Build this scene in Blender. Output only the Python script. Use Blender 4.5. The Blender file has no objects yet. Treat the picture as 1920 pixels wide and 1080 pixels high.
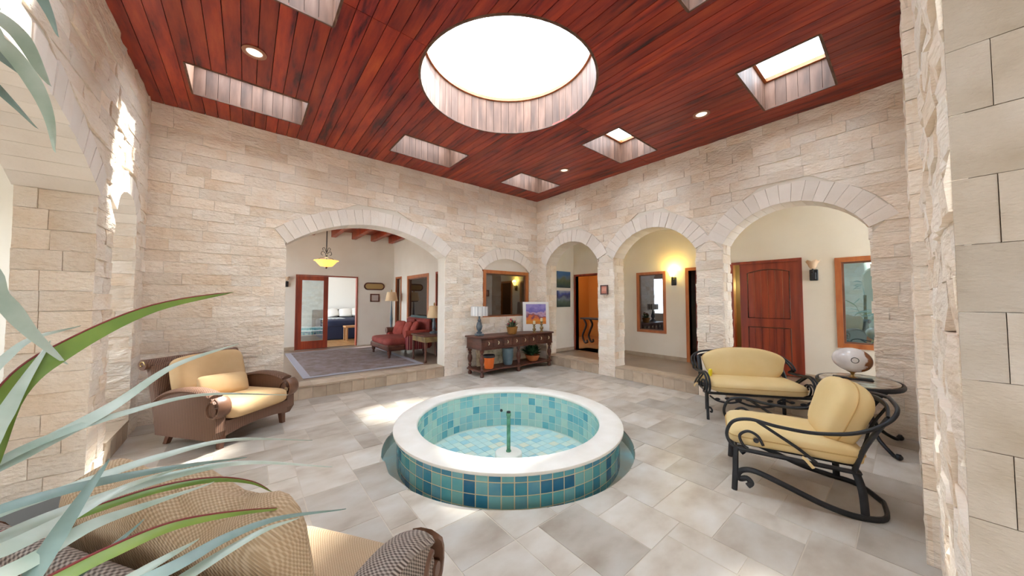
import bpy, math, random
from mathutils import Vector, Matrix
PI = math.pi
sc = bpy.context.scene
COL = sc.collection
random.seed(7)

# ------------------------------------------------------------ camera, sky, sun, exposure
FPX, PITCH, AZ, EYE = 610.0, math.atan(23/610), math.atan2(746, 610), 1.58
cam = bpy.data.objects.new('camera', bpy.data.cameras.new('camera'))
COL.objects.link(cam)
cam.location = (0, 0, EYE)
cam.rotation_euler = (PI/2 + PITCH, 0, AZ - PI/2)
cam.data.sensor_width = 36
cam.data.lens = FPX/1920*36
cam.data.clip_start = 0.05
sc.camera = cam

world = bpy.data.worlds.new('world'); sc.world = world; world.use_nodes = True
bg = world.node_tree.nodes['Background']
bg.inputs[0].default_value = (0.80, 0.905, 1.0, 1)
bg.inputs[1].default_value = 5.6

sun = bpy.data.objects.new('sun', bpy.data.lights.new('sun', 'SUN'))
COL.objects.link(sun)
sun.data.energy = 10.0
sun.data.angle = math.radians(5)
sun.data.color = (1.0, 0.95, 0.86)
sun.rotation_euler = Vector((-2.9, -0.55, -4.175)).to_track_quat('-Z', 'Y').to_euler()

sc.view_settings.view_transform = 'Standard'
sc.view_settings.look = 'None'
sc.view_settings.exposure = 1.08
sc.view_settings.gamma = 1.0
sc.view_settings.use_curve_mapping = False
try:
    sc.cycles.use_denoising = True
    sc.cycles.max_bounces = 12
    sc.cycles.diffuse_bounces = 7
    sc.cycles.transparent_max_bounces = 12
    sc.cycles.sample_clamp_indirect = 8
except Exception:
    pass

# ------------------------------------------------------------ helpers
FW = Vector((math.cos(AZ)*math.cos(PITCH), math.sin(AZ)*math.cos(PITCH), math.sin(PITCH)))
RT = Vector((math.sin(AZ), -math.cos(AZ), 0))
UP = RT.cross(FW)
EYEP = Vector((0, 0, EYE))
def prj(p):
    q = Vector(p) - EYEP; w = q.dot(FW)
    if w < 0.05: return None
    return (960 + FPX*q.dot(RT)/w, 540 - FPX*q.dot(UP)/w)
def ray(u, v): return FW + RT*(u-960)/FPX - UP*(v-540)/FPX
def on_z(u, v, z):
    d = ray(u, v); return EYEP + d*((z-EYE)/d.z)
def at_dist(u, v, r):                       # a point at horizontal distance r
    d = ray(u, v); return EYEP + d*(r/math.hypot(d.x, d.y))

class MB:
    def __init__(s): s.v = []; s.f = []; s.r = []
    def add(s, vs, fs, rnd=0.0):
        k = len(s.v); s.v += [tuple(p) for p in vs]
        s.f += [tuple(i+k for i in f) for f in fs]; s.r += [rnd]*len(fs); return k
    def box(s, x0, y0, z0, x1, y1, z1, rnd=0.0, m=None):
        vs = [(x0,y0,z0),(x1,y0,z0),(x1,y1,z0),(x0,y1,z0),(x0,y0,z1),(x1,y0,z1),(x1,y1,z1),(x0,y1,z1)]
        if m is not None: vs = [m @ Vector(p) for p in vs]
        s.add(vs, [(0,3,2,1),(4,5,6,7),(0,1,5,4),(1,2,6,5),(2,3,7,6),(3,0,4,7)], rnd); return s
    def rbox(s, x0, y0, z0, x1, y1, z1, b=0.01, m=None):       # chamfered box
        cx, cy, cz = (x0+x1)/2, (y0+y1)/2, (z0+z1)/2
        hx, hy, hz = abs(x1-x0)/2, abs(y1-y0)/2, abs(z1-z0)/2
        b = min(b, hx*.9, hy*.9, hz*.9)
        rings = []
        for (z, k) in ((-hz, 1), (-hz+b, 0), (hz-b, 0), (hz, 1)):
            ax, ay = hx-b*k, hy-b*k
            rings.append([(ax-b*(1-k),-ay,z),(ax,-ay+b*(1-k),z),(ax,ay-b*(1-k),z),(ax-b*(1-k),ay,z),(-ax+b*(1-k),ay,z),(-ax,ay-b*(1-k),z),(-ax,-ay+b*(1-k),z),(-ax+b*(1-k),-ay,z)])
        vs = [Vector((p[0]+cx, p[1]+cy, p[2]+cz)) for r in rings for p in r]
        if m is not None: vs = [m @ p for p in vs]
        fs = [tuple(range(7,-1,-1)), tuple(range(24,32))]
        for i in range(3):
            for j in range(8): fs.append((i*8+j, i*8+(j+1)%8, (i+1)*8+(j+1)%8, (i+1)*8+j))
        s.add(vs, fs); return s
    def tube(s, pts, rad, n=8, closed=False, flat=None, up=None):
        pts = [Vector(p) for p in pts]; N = len(pts)
        rads = rad if isinstance(rad, (list, tuple)) else [rad]*N
        T = []
        for i in range(N):
            a = pts[(i-1) % N] if closed or i > 0 else pts[i]
            b = pts[(i+1) % N] if closed or i < N-1 else pts[i]
            t = (b-a); T.append(t.normalized() if t.length > 1e-9 else Vector((0,0,1)))
        u = Vector(up) if up is not None else (Vector((0,0,1)) if abs(T[0].z) < .9 else Vector((1,0,0)))
        vs = []
        for i in range(N):
            if up is not None: u = Vector(up)
            x = u - T[i]*u.dot(T[i])
            if x.length < 1e-6: x = T[i].orthogonal()
            x.normalize(); y = T[i].cross(x); u = x
            for k in range(n):
                a = 2*PI*(k+.5)/n
                fx, fy = flat if flat else (1, 1)
                vs.append(pts[i] + x*math.cos(a)*rads[i]*fx + y*math.sin(a)*rads[i]*fy)
        fs = []
        for i in range(N if closed else N-1):
            j = (i+1) % N
            for k in range(n): fs.append((i*n+k, i*n+(k+1)%n, j*n+(k+1)%n, j*n+k))
        if not closed: fs += [tuple(range(n-1,-1,-1)), tuple(range((N-1)*n, N*n))]
        s.add(vs, fs); return s
    def lathe(s, prof, n=24, c=(0,0,0), cap=True, m=None):
        c = Vector(c); vs = []
        for r, z in prof:
            for k in range(n):
                a = 2*PI*k/n; vs.append(c + Vector((r*math.cos(a), r*math.sin(a), z)))
        if m is not None: vs = [m @ p for p in vs]
        fs = []
        for i in range(len(prof)-1):
            for k in range(n): fs.append((i*n+k, i*n+(k+1)%n, (i+1)*n+(k+1)%n, (i+1)*n+k))
        if cap: fs += [tuple(range(n-1,-1,-1)), tuple(range((len(prof)-1)*n, len(prof)*n))]
        s.add(vs, fs); return s
    def sell(s, c, h, e=0.35, e2=None, nu=28, nv=14, m=None, warp=None):   # superellipsoid cushion
        e2 = e if e2 is None else e2
        pw = lambda t, q: math.copysign(abs(t)**q, t)
        vs = []
        for j in range(nv+1):
            b = -PI/2 + PI*j/nv
            for i in range(nu):
                a = 2*PI*i/nu
                p = Vector((h[0]*pw(math.cos(b), e2)*pw(math.cos(a), e), h[1]*pw(math.cos(b), e2)*pw(math.sin(a), e), h[2]*pw(math.sin(b), e2)))
                if warp: p = Vector(warp(p))
                p += Vector(c)
                vs.append(m @ p if m is not None else p)
        fs = []
        for j in range(nv):
            for i in range(nu): fs.append((j*nu+i, j*nu+(i+1)%nu, (j+1)*nu+(i+1)%nu, (j+1)*nu+i))
        s.add(vs, fs); return s
    def prism(s, poly, axis, a, b, m=None):          # extrude a 2-D outline along axis 'x','y' or 'z'
        def P(u, v, w): return {'x': (w, u, v), 'y': (u, w, v), 'z': (u, v, w)}[axis]
        n = len(poly)
        vs = [Vector(P(u, v, a)) for u, v in poly] + [Vector(P(u, v, b)) for u, v in poly]
        if m is not None: vs = [m @ p for p in vs]
        fs = [tuple(range(n-1,-1,-1)), tuple(range(n, 2*n))] + [(i, (i+1)%n, n+(i+1)%n, n+i) for i in range(n)]
        s.add(vs, fs); return s
    def build(s, name, mt, parent=None, smooth=False, kind=None, label=None):
        me = bpy.data.meshes.new(name); me.from_pydata(s.v, [], s.f)
        at = me.attributes.new('rnd', 'FLOAT', 'FACE')
        at.data.foreach_set('value', s.r)
        if smooth: me.polygons.foreach_set('use_smooth', [True]*len(me.polygons))
        if isinstance(mt, (list, tuple)):
            for q in mt: me.materials.append(q)
        else: me.materials.append(mt)
        me.update()
        if smooth:
            try: me.set_sharp_from_angle(angle=math.radians(50))
            except Exception: pass
        o = bpy.data.objects.new(name, me); COL.objects.link(o)
        if parent is not None: o.parent = parent
        if kind: o['kind'] = kind
        if label: o['label'] = label
        return o

def empty(name, loc=(0,0,0), rz=0.0, scale=1.0):
    o = bpy.data.objects.new(name, None); COL.objects.link(o)
    o.location = loc; o.rotation_euler = (0, 0, rz); o.scale = (scale,)*3
    o.empty_display_size = .1
    return o
def tag(o, label=None, cat=None, group=None, kind=None):
    if label: o['label'] = label
    if cat: o['category'] = cat
    if group: o['group'] = group
    if kind: o['kind'] = kind
    return o
def thing(name, label, cat, loc=(0,0,0), rz=0.0, group=None, scale=1.0):
    return tag(empty(name, loc, rz, scale), label, cat, group)
def struct(name, kind='structure'):
    return tag(empty(name), kind=kind)
def face_rot(fx, fy): return math.atan2(fy, fx) - PI/2
def crom(pts, k=6, closed=False):
    P = [Vector(p) for p in pts]; n = len(P); out = []
    for i in range(n if closed else n-1):
        g = lambda j: P[j % n] if closed else P[max(0, min(n-1, j))]
        a, b, c, d = g(i-1), g(i), g(i+1), g(i+2)
        for t in range(k):
            t /= k
            out.append(.5*((2*b)+(c-a)*t+(2*a-5*b+4*c-d)*t*t+(3*b-a-3*c+d)*t*t*t))
    if not closed: out.append(P[-1])
    return out
def spiral(cy, cz, r0, r1, a0, a1, n=16, x=0.0):
    return [(x, cy+(r0+(r1-r0)*i/n)*math.cos(a0+(a1-a0)*i/n), cz+(r0+(r1-r0)*i/n)*math.sin(a0+(a1-a0)*i/n)) for i in range(n+1)]

# ------------------------------------------------------------ materials
def newmat(name):
    m = bpy.data.materials.new(name); m.use_nodes = True
    nt = m.node_tree; b = nt.nodes['Principled BSDF']
    return m, nt, b
def N(nt, t, **kw):
    n = nt.nodes.new(t)
    for k, v in kw.items(): setattr(n, k, v)
    return n
def ramp(nt, stops):
    r = N(nt, 'ShaderNodeValToRGB'); e = r.color_ramp.elements
    while len(e) < len(stops): e.new(.5)
    for q, (p, c) in zip(e, stops): q.position = p; q.color = (*c, 1)
    return r
def mat(name, stops, scale=4.0, stretch=(1,1,1), detail=5, rough=.6, metal=0.0, attr=0.0, bump=0.0, bscale=40.0, bstretch=(1,1,1), by='noise', spec=.5, coat=0.0, dist=.01, rough_noise=.5):
    m, nt, b = newmat(name); L = nt.links.new
    tc = N(nt, 'ShaderNodeTexCoord')
    at = N(nt, 'ShaderNodeAttribute', attribute_name='rnd')
    if len(stops) == 1: stops = [(0, stops[0][1]), (1, stops[0][1])]
    rp = ramp(nt, stops)
    mp = N(nt, 'ShaderNodeMapping'); mp.inputs['Scale'].default_value = stretch
    off = N(nt, 'ShaderNodeVectorMath', operation='ADD')
    comb = N(nt, 'ShaderNodeCombineXYZ')
    mul = N(nt, 'ShaderNodeMath', operation='MULTIPLY'); mul.inputs[1].default_value = 37.0
    L(at.outputs['Fac'], mul.inputs[0])
    for i in range(3): L(mul.outputs[0], comb.inputs[i])
    L(tc.outputs['Object'], off.inputs[0]); L(comb.outputs[0], off.inputs[1]); L(off.outputs[0], mp.inputs[0])
    nz = N(nt, 'ShaderNodeTexNoise'); nz.inputs['Scale'].default_value = scale; nz.inputs['Detail'].default_value = detail; nz.inputs['Roughness'].default_value = rough_noise
    L(mp.outputs[0], nz.inputs['Vector'])
    if by == 'attr':
        mx = N(nt, 'ShaderNodeMath', operation='MULTIPLY_ADD'); mx.inputs[1].default_value = .35; L(nz.outputs['Fac'], mx.inputs[0])
        sb = N(nt, 'ShaderNodeMath', operation='SUBTRACT'); L(at.outputs['Fac'], sb.inputs[0]); sb.inputs[1].default_value = .175
        L(sb.outputs[0], mx.inputs[2]); L(mx.outputs[0], rp.inputs[0])
    else:
        L(nz.outputs['Fac'], rp.inputs[0])
    col = rp.outputs[0]
    if attr:
        mr = N(nt, 'ShaderNodeMapRange'); mr.inputs['To Min'].default_value = 1-attr; mr.inputs['To Max'].default_value = 1+attr
        L(at.outputs['Fac'], mr.inputs[0])
        mm = N(nt, 'ShaderNodeVectorMath', operation='SCALE'); L(col, mm.inputs[0]); L(mr.outputs[0], mm.inputs['Scale']); col = mm.outputs[0]
    L(col, b.inputs['Base Color'])
    b.inputs['Roughness'].default_value = rough; b.inputs['Metallic'].default_value = metal
    b.inputs['Specular IOR Level'].default_value = spec; b.inputs['Coat Weight'].default_value = coat
    if bump:
        n2 = N(nt, 'ShaderNodeTexNoise'); n2.inputs['Scale'].default_value = bscale; n2.inputs['Detail'].default_value = 4
        m2 = N(nt, 'ShaderNodeMapping'); m2.inputs['Scale'].default_value = bstretch
        L(tc.outputs['Object'], m2.inputs[0]); L(m2.outputs[0], n2.inputs['Vector'])
        bp = N(nt, 'ShaderNodeBump'); bp.inputs['Strength'].default_value = bump; bp.inputs['Distance'].default_value = dist
        L(n2.outputs['Fac'], bp.inputs['Height']); L(bp.outputs[0], b.inputs['Normal'])
    return m
def plain(name, c, rough=.6, metal=0.0, **kw): return mat(name, [(0, c)], rough=rough, metal=metal, **kw)
def emit(name, c, strength):
    m, nt, b = newmat(name)
    b.inputs['Base Color'].default_value = (*c, 1); b.inputs['Emission Color'].default_value = (*c, 1); b.inputs['Emission Strength'].default_value = strength
    return m
def glass(name, tint, gloss=.15, rough=.02, ior=1.45):
    m, nt, b = newmat(name); L = nt.links.new
    nt.nodes.remove(b); out = nt.nodes['Material Output']
    t = N(nt, 'ShaderNodeBsdfTransparent'); t.inputs[0].default_value = (*tint, 1)
    g = N(nt, 'ShaderNodeBsdfGlossy'); g.inputs['Roughness'].default_value = rough; g.inputs[0].default_value = (.9,.95,1,1)
    mx = N(nt, 'ShaderNodeMixShader'); mx.inputs[0].default_value = gloss
    L(t.outputs[0], mx.inputs[1]); L(g.outputs[0], mx.inputs[2]); L(mx.outputs[0], out.inputs['Surface'])
    return m
def weave(name, c1, c2, k=260.0, kz=260.0, rough=.55):
    m, nt, b = newmat(name); L = nt.links.new
    tc = N(nt, 'ShaderNodeTexCoord'); sp = N(nt, 'ShaderNodeSeparateXYZ'); L(tc.outputs['Object'], sp.inputs[0])
    def mix(i):
        q = N(nt, 'ShaderNodeMath', operation='MULTIPLY_ADD'); L(sp.outputs[2], q.inputs[0]); q.inputs[1].default_value = .75; L(sp.outputs[i], q.inputs[2]); return q.outputs[0]
    def sn(src, kk):
        a = N(nt, 'ShaderNodeMath', operation='MULTIPLY'); a.inputs[1].default_value = kk; L(src, a.inputs[0])
        q = N(nt, 'ShaderNodeMath', operation='SINE'); L(a.outputs[0], q.inputs[0]); return q.outputs[0]
    pr = N(nt, 'ShaderNodeMath', operation='MULTIPLY'); L(sn(mix(0), k), pr.inputs[0]); L(sn(mix(1), kz), pr.inputs[1])
    mr = N(nt, 'ShaderNodeMapRange'); mr.inputs['From Min'].default_value = -.6; mr.inputs['From Max'].default_value = .6; L(pr.outputs[0], mr.inputs[0])
    rp = ramp(nt, [(0, c1), (1, c2)]); L(mr.outputs[0], rp.inputs[0]); L(rp.outputs[0], b.inputs['Base Color'])
    bp = N(nt, 'ShaderNodeBump'); bp.inputs['Strength'].default_value = .6; bp.inputs['Distance'].default_value = .004
    L(mr.outputs[0], bp.inputs['Height']); L(bp.outputs[0], b.inputs['Normal']); b.inputs['Roughness'].default_value = rough
    return m
def stripes(name, cols, k, axis=0, rough=.6, offset=0.0):      # printed stripes across a local axis
    m, nt, b = newmat(name); L = nt.links.new
    tc = N(nt, 'ShaderNodeTexCoord'); sp = N(nt, 'ShaderNodeSeparateXYZ'); L(tc.outputs['Object'], sp.inputs[0])
    a = N(nt, 'ShaderNodeMath', operation='MULTIPLY'); a.inputs[1].default_value = k; L(sp.outputs[axis], a.inputs[0])
    fr = N(nt, 'ShaderNodeMath', operation='FRACT'); L(a.outputs[0], fr.inputs[0])
    rp = ramp(nt, cols); rp.color_ramp.interpolation = 'CONSTANT'; L(fr.outputs[0], rp.inputs[0]); L(rp.outputs[0], b.inputs['Base Color'])
    b.inputs['Roughness'].default_value = rough
    return m

m_stone = mat('split_face_limestone', [(.25,(.80,.64,.48)),(.48,(.88,.775,.66)),(.75,(.91,.85,.77))], scale=2.0, attr=.08, bump=.9, bscale=16, bstretch=(1,1,2.2), dist=.03, rough=.85, spec=.25)
m_mortar = mat('limestone_bed', [(.3,(.74,.65,.55)),(.7,(.82,.74,.65))], scale=6, rough=.9, spec=.2)
m_vous = mat('arch_limestone', [(.3,(.82,.74,.66)),(.7,(.88,.82,.76))], scale=3, attr=.05, bump=.4, bscale=45, rough=.85, spec=.25)
m_trav = mat('honed_travertine_block', [(.25,(.34,.27,.20)),(.5,(.45,.38,.31)),(.8,(.53,.47,.41))], scale=5, attr=.09, bump=.5, bscale=55, bstretch=(1,1,2.2), rough=.75, spec=.25)
m_plaster = mat('cream_plaster', [(.3,(.74,.68,.59)),(.7,(.80,.75,.67))], scale=1.6, bump=.15, bscale=18, rough=.8, spec=.2)
m_floor = mat('travertine_floor', [(.25,(.38,.31,.245)),(.5,(.55,.50,.435)),(.78,(.66,.64,.605))], scale=2.6, stretch=(1,1.6,1), attr=.2, bump=.06, bscale=25, rough=.32, spec=.5, detail=8)
m_grout = plain('floor_grout', (.60,.54,.46), .85)
m_hallfloor = mat('brown_stone_floor', [(.3,(.24,.17,.115)),(.7,(.36,.27,.19))], scale=2, attr=.15, rough=.28)
m_riser = mat('riser_tile', [(.3,(.46,.35,.25)),(.7,(.60,.49,.37))], scale=5, attr=.16, rough=.5)
m_ceil = mat('red_cedar_plank', [(.32,(.045,.006,.012)),(.43,(.22,.020,.016)),(.58,(.36,.042,.018)),(.78,(.48,.085,.026))], scale=1.0, stretch=(9,1.3,3), detail=7, attr=.22, rough=.38, spec=.4, rough_noise=.62)
m_shaft = mat('shaft_cedar', [(.3,(.085,.04,.024)),(.55,(.19,.095,.06)),(.75,(.27,.155,.11))], scale=1.2, stretch=(7,7,1.2), detail=6, attr=.2, rough=.6)  # cedar browner and less red than the ceiling planks
m_dark = plain('dark_cavity', (.03,.012,.01), .9)
m_trimwood = mat('orange_wood_frame', [(.3,(.36,.10,.03)),(.7,(.50,.17,.05))], scale=3, stretch=(4,4,1), rough=.4)
m_redwood = mat('mahogany_door', [(.3,(.17,.022,.012)),(.55,(.30,.045,.016)),(.8,(.42,.075,.022))], scale=1.5, stretch=(8,8,.7), rough=.38, detail=6)
m_console = mat('carved_dark_walnut', [(.3,(.055,.018,.012)),(.7,(.14,.045,.025))], scale=5, stretch=(1,1,3), rough=.42, bump=.2, bscale=60)
m_iron = mat('black_wrought_iron', [(.3,(.012,.014,.018)),(.7,(.03,.032,.038))], scale=12, rough=.42, metal=.35, bump=.1, bscale=90)
m_yellow = mat('butter_yellow_canvas', [(.3,(.76,.57,.27)),(.7,(.82,.64,.35))], scale=3, rough=.9, bump=.12, bscale=180, spec=.15, dist=.003)
m_pipe = plain('piping_ochre', (.58,.38,.15), .85)
m_beige = mat('sand_woven_fabric', [(.3,(.56,.37,.19)),(.7,(.66,.46,.26))], scale=3, rough=.9, bump=.15, bscale=160, spec=.15, dist=.003)
m_beigew = weave('sand_basket_fabric', (.42,.29,.17), (.60,.45,.30), 480, 480, .9)
m_wicker = weave('brown_wicker', (.085,.04,.024), (.24,.13,.085), 300, 300)
m_wickerg = weave('grey_brown_wicker', (.07,.045,.035), (.42,.35,.30), 330, 330)
m_wickd = mat('brown_lacquered_rattan', [(.3,(.11,.05,.03)),(.7,(.20,.10,.06))], scale=8, rough=.35)
m_legwood = mat('brown_leg_wood', [(.3,(.12,.05,.03)),(.7,(.20,.09,.055))], scale=5, rough=.45)
m_teal = mat('glazed_teal_tile', [(0,(.02,.12,.24)),(.25,(.04,.22,.33)),(.5,(.10,.36,.40)),(.75,(.22,.47,.45)),(1,(.10,.30,.42))], scale=7, by='attr', rough=.14, spec=.6, bump=.08, bscale=30)
m_aqua = mat('faded_aqua_tile', [(0,(.10,.36,.46)),(.25,(.22,.52,.56)),(.5,(.36,.62,.60)),(.75,(.48,.68,.60)),(1,(.24,.50,.56))], scale=6, by='attr', rough=.2, spec=.5)
m_poolfl = mat('crusted_aqua_tile', [(0,(.28,.56,.64)),(.35,(.48,.70,.70)),(.6,(.62,.76,.70)),(.8,(.72,.72,.58)),(1,(.44,.68,.72))], scale=9, by='attr', rough=.3)
m_tgrout = plain('sandy_tile_grout', (.72,.60,.38), .85)
m_pgrout = plain('pale_pool_grout', (.62,.72,.66), .8)
m_coping = mat('white_stone_coping', [(.3,(.80,.77,.70)),(.7,(.87,.85,.80))], scale=5, rough=.45, bump=.05, bscale=40)
m_trough = mat('stained_trough', [(.3,(.34,.30,.20)),(.5,(.50,.52,.44)),(.7,(.46,.66,.66))], scale=2.5, rough=.5)
m_copper = mat('verdigris_copper', [(.3,(.06,.20,.12)),(.7,(.20,.42,.28))], scale=14, rough=.6, metal=.2)
m_leafg = mat('green_strap_leaf', [(.3,(.11,.20,.03)),(.7,(.24,.34,.06))], scale=6, rough=.4)
m_leafp = mat('overexposed_leaf', [(.3,(.30,.41,.33)),(.7,(.60,.68,.62))], scale=8, rough=.35)  # leaf paled towards white: overexposure and blur put into the colour
m_leafd = mat('dull_teal_leaf', [(.3,(.13,.20,.17)),(.7,(.28,.40,.38))], scale=8, rough=.4)
m_leafedge = plain('red_leaf_margin', (.22,.03,.03), .5)
m_red = mat('brick_red_velvet', [(.3,(.20,.035,.03)),(.7,(.32,.065,.05))], scale=6, rough=.85)
m_redp = mat('rust_red_pillow', [(.3,(.26,.04,.03)),(.7,(.40,.075,.05))], scale=8, rough=.85)
m_redstripe = stripes('red_striped_upholstery', [(0,(.26,.04,.05)),(.35,(.45,.22,.18)),(.5,(.20,.03,.05)),(.8,(.36,.10,.09))], 9, 1, .8)
m_rug = mat('faded_lilac_rug', [(.25,(.12,.085,.075)),(.45,(.20,.15,.13)),(.6,(.25,.21,.22)),(.8,(.26,.15,.13))], scale=4, rough=.95, detail=9, rough_noise=.7)
m_rugedge = plain('rug_border_grey', (.34,.33,.37), .95)
m_white = plain('white_paint', (.80,.79,.76), .6)
m_navy = plain('navy_bedspread', (.012,.018,.05), .9)
m_shade = mat('parchment_shade', [(.3,(.66,.46,.26)),(.7,(.76,.56,.34))], scale=4, rough=.8)
m_amber = emit('lit_amber_glass', (1.0,.56,.12), .75)
m_bulb = emit('lit_yellow_glass', (1.0,.80,.18), 7.0)
m_frost = plain('frosted_glass_cup', (.72,.52,.36), .25, spec=.6)
m_lens = emit('recessed_lamp_lens', (1.0,.93,.82), .4)
m_brass = plain('aged_brass', (.42,.27,.10), .35, .8)
m_chrome = plain('polished_steel', (.72,.72,.72), .15, 1.0)
m_orange = plain('orange_glaze', (.75,.15,.02), .35)
m_terra = mat('terracotta', [(.3,(.50,.15,.05)),(.7,(.62,.22,.08))], scale=5, rough=.7)
m_blue = mat('blue_grey_glaze', [(.3,(.13,.22,.28)),(.7,(.22,.34,.40))], scale=6, rough=.3)
m_black = plain('black_satin', (.015,.015,.017), .5)
m_pewter = mat('blue_grey_pewter', [(.3,(.06,.08,.10)),(.7,(.14,.17,.19))], scale=10, rough=.4)
m_floral = mat('faded_floral_canvas', [(.3,(.26,.24,.13)),(.45,(.60,.53,.36)),(.6,(.74,.67,.50)),(.75,(.5,.34,.22))], scale=9, rough=.8, detail=7)
m_plant = mat('dark_fern_green', [(.3,(.012,.06,.025)),(.7,(.04,.14,.05))], scale=8, rough=.6)
m_basket = weave('amber_basket', (.30,.13,.03), (.58,.30,.08), 220, 220)
m_candle = plain('ivory_wax', (.80,.70,.46), .5)
m_holder = mat('gilded_bronze', [(.3,(.20,.09,.03)),(.5,(.30,.22,.09)),(.7,(.45,.36,.20))], scale=16, rough=.4, metal=.4)
m_skyglass = glass('skylight_glass', (.97,.99,1.0), .06)
m_doorglass = glass('door_glass', (.72,.80,.80), .45)
m_winglass = glass('window_glass', (.55,.50,.45), .16)
m_bluglass = glass('blue_reflective_glass', (.10,.13,.25), .26)
m_mirror = glass('tinted_mirror', (.10,.20,.22), .82)
m_mirror.node_tree.nodes['Glossy BSDF'].inputs[0].default_value = (.55,.78,.82,1)
m_warmwall = plain('amber_wall', (.52,.24,.06), .8)
m_dimroom = mat('dim_room_shade', [(.3,(.10,.05,.03)),(.7,(.16,.09,.06))], scale=2, rough=.7)  # low light of the dim rooms put into the wall colour
m_woodfloor = mat('oak_boards', [(.3,(.26,.13,.045)),(.7,(.40,.22,.09))], scale=2, stretch=(6,1,1), rough=.35)
m_ground = plain('pale_ground', (.45,.43,.40), .9)
# ------------------------------------------------------------ dimensions of the place
H, YA, XB, XC, YD = 4.175, 6.18, 5.90, -1.03, -0.09
ST = 0.215                                   # height of the rooms' floors above the courtyard
TH = 0.34                                    # wall thickness
def op(c, half, vs, rise, t=.27, bottom=0.0):
    R = (half*half + rise*rise)/(2*rise)
    return dict(c=c, half=half, vs=vs, rise=rise, t=t, R=R, zc=vs+rise-R, th=math.asin(min(1, half/R)), bottom=bottom)
OPS_A = [op(1.85, 1.37, 2.475, .47), op(4.893, .707, 2.28, .30, .25, 1.13)]
OPS_B = [op(5.04, .775, 2.47, .49), op(3.07, .79, 2.46, .49), op(1.08, .79, 2.475, .49)]
OPS_C = [op(3.05, 1.37, 2.485, .47), op(5.31, .41, 2.47, .27, .22), op(.60, .41, 2.47, .27, .22)]
OPS_D = [op(.145, 1.145, 2.485, .47)]
PA = lambda u, v, d: (u, YA-d, v)
PB = lambda u, v, d: (XB-d, u, v)
PC = lambda u, v, d: (XC+d, u, v)
PD = lambda u, v, d: (u, YD+d, v)

def arch_z(o, u, grow=0.0):
    R = o['R']+grow; q = R*R-(u-o['c'])**2
    return o['zc'] + math.sqrt(max(q, 0))
def wall_core(name, P, u0, u1, v1, ops, th, mt, v0=0.0, grow=.02):
    m = MB()
    br = {u0, u1}
    for o in ops:
        h = o['half']+grow
        for i in range(21): br.add(o['c']-h+2*h*i/20)
    br = sorted(b for b in br if u0-1e-6 <= b <= u1+1e-6)
    def solid(ua, ub, za, zb, zt):
        vs = [P(ua,za,0),P(ub,zb,0),P(ub,zt,0),P(ua,zt,0),P(ua,za,-th),P(ub,zb,-th),P(ub,zt,-th),P(ua,zt,-th)]
        m.add(vs, [(0,1,2,3),(7,6,5,4),(0,4,5,1),(2,6,7,3),(1,5,6,2),(3,7,4,0)])
    for a, b in zip(br, br[1:]):
        if b-a < 1e-6: continue
        mid = (a+b)/2; hit = None
        for o in ops:
            if abs(mid-o['c']) < o['half']+grow-1e-6: hit = o
        if hit is None: solid(a, b, v0, v0, v1)
        else:
            solid(a, b, max(arch_z(hit, a, grow), hit['vs']), max(arch_z(hit, b, grow), hit['vs']), v1)
            if hit['bottom'] > v0: solid(a, b, v0, v0, hit['bottom'])
    o = m.build(name, mt); o['kind'] = 'structure'
    return o

def excl(o, v):                              # half width kept free of courses at height v
    if v < o['bottom']-1e-6: return None
    if v <= o['vs']: return o['half']+.004
    Ro = o['R']+o['t']; vo = o['zc']+Ro*math.cos(o['th'])
    if v <= vo: return o['half']+(v-o['vs'])*math.tan(o['th'])+.004
    q = Ro*Ro-(v-o['zc'])**2
    return math.sqrt(q)+.004 if q > 0 else None

def px_area(pts):
    q = [prj(p) for p in pts]
    if any(a is None for a in q): return 0
    if max(a[0] for a in q) < 0 or min(a[0] for a in q) > 1920 or max(a[1] for a in q) < 0 or min(a[1] for a in q) > 1080: return 0
    return abs(sum(q[i][0]*q[(i+1)%4][1]-q[(i+1)%4][0]*q[i][1] for i in range(4)))/2

def brick_mesh(P, bl, br, tl, tr, v0, v1, dmin, dmax, rng, back=-.004, rough=1.0):
    L = max(br-bl, tr-tl); nu = max(2, min(4, int(L/.11)+1)); nv = 2
    base = rng.uniform(dmin, dmax)
    vs = []
    for j in range(nv+1):
        t = j/nv
        for i in range(nu+1):
            s = i/nu
            u = (bl+(br-bl)*s)*(1-t)+(tl+(tr-tl)*s)*t
            edge = (i in (0, nu)) or (j in (0, nv))
            d = base + rng.uniform(-.35, .5)*(dmax-dmin)*rough - (.004*rough if edge else 0)
            vs.append(P(u, v0+(v1-v0)*t, max(d, .002)))
    fs = [(j*(nu+1)+i, j*(nu+1)+i+1, (j+1)*(nu+1)+i+1, (j+1)*(nu+1)+i) for j in range(nv) for i in range(nu)]
    per = [i for i in range(nu+1)] + [(j)*(nu+1)+nu for j in range(1, nv+1)] + [nv*(nu+1)+i for i in range(nu-1, -1, -1)] + [j*(nu+1) for j in range(nv-1, 0, -1)]
    k = len(vs)
    cor = {0: (bl, v0), nu: (br, v0), nv*(nu+1)+nu: (tr, v1), nv*(nu+1): (tl, v1)}
    for idx in per:
        j, i = divmod(idx, nu+1); t = j/nv; s = i/nu
        u = (bl+(br-bl)*s)*(1-t)+(tl+(tr-tl)*s)*t
        vs.append(P(u, v0+(v1-v0)*t, back))
    n = len(per)
    for q in range(n): fs.append((per[q], k+q, k+(q+1)%n, per[(q+1)%n]))
    return vs, fs

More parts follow.
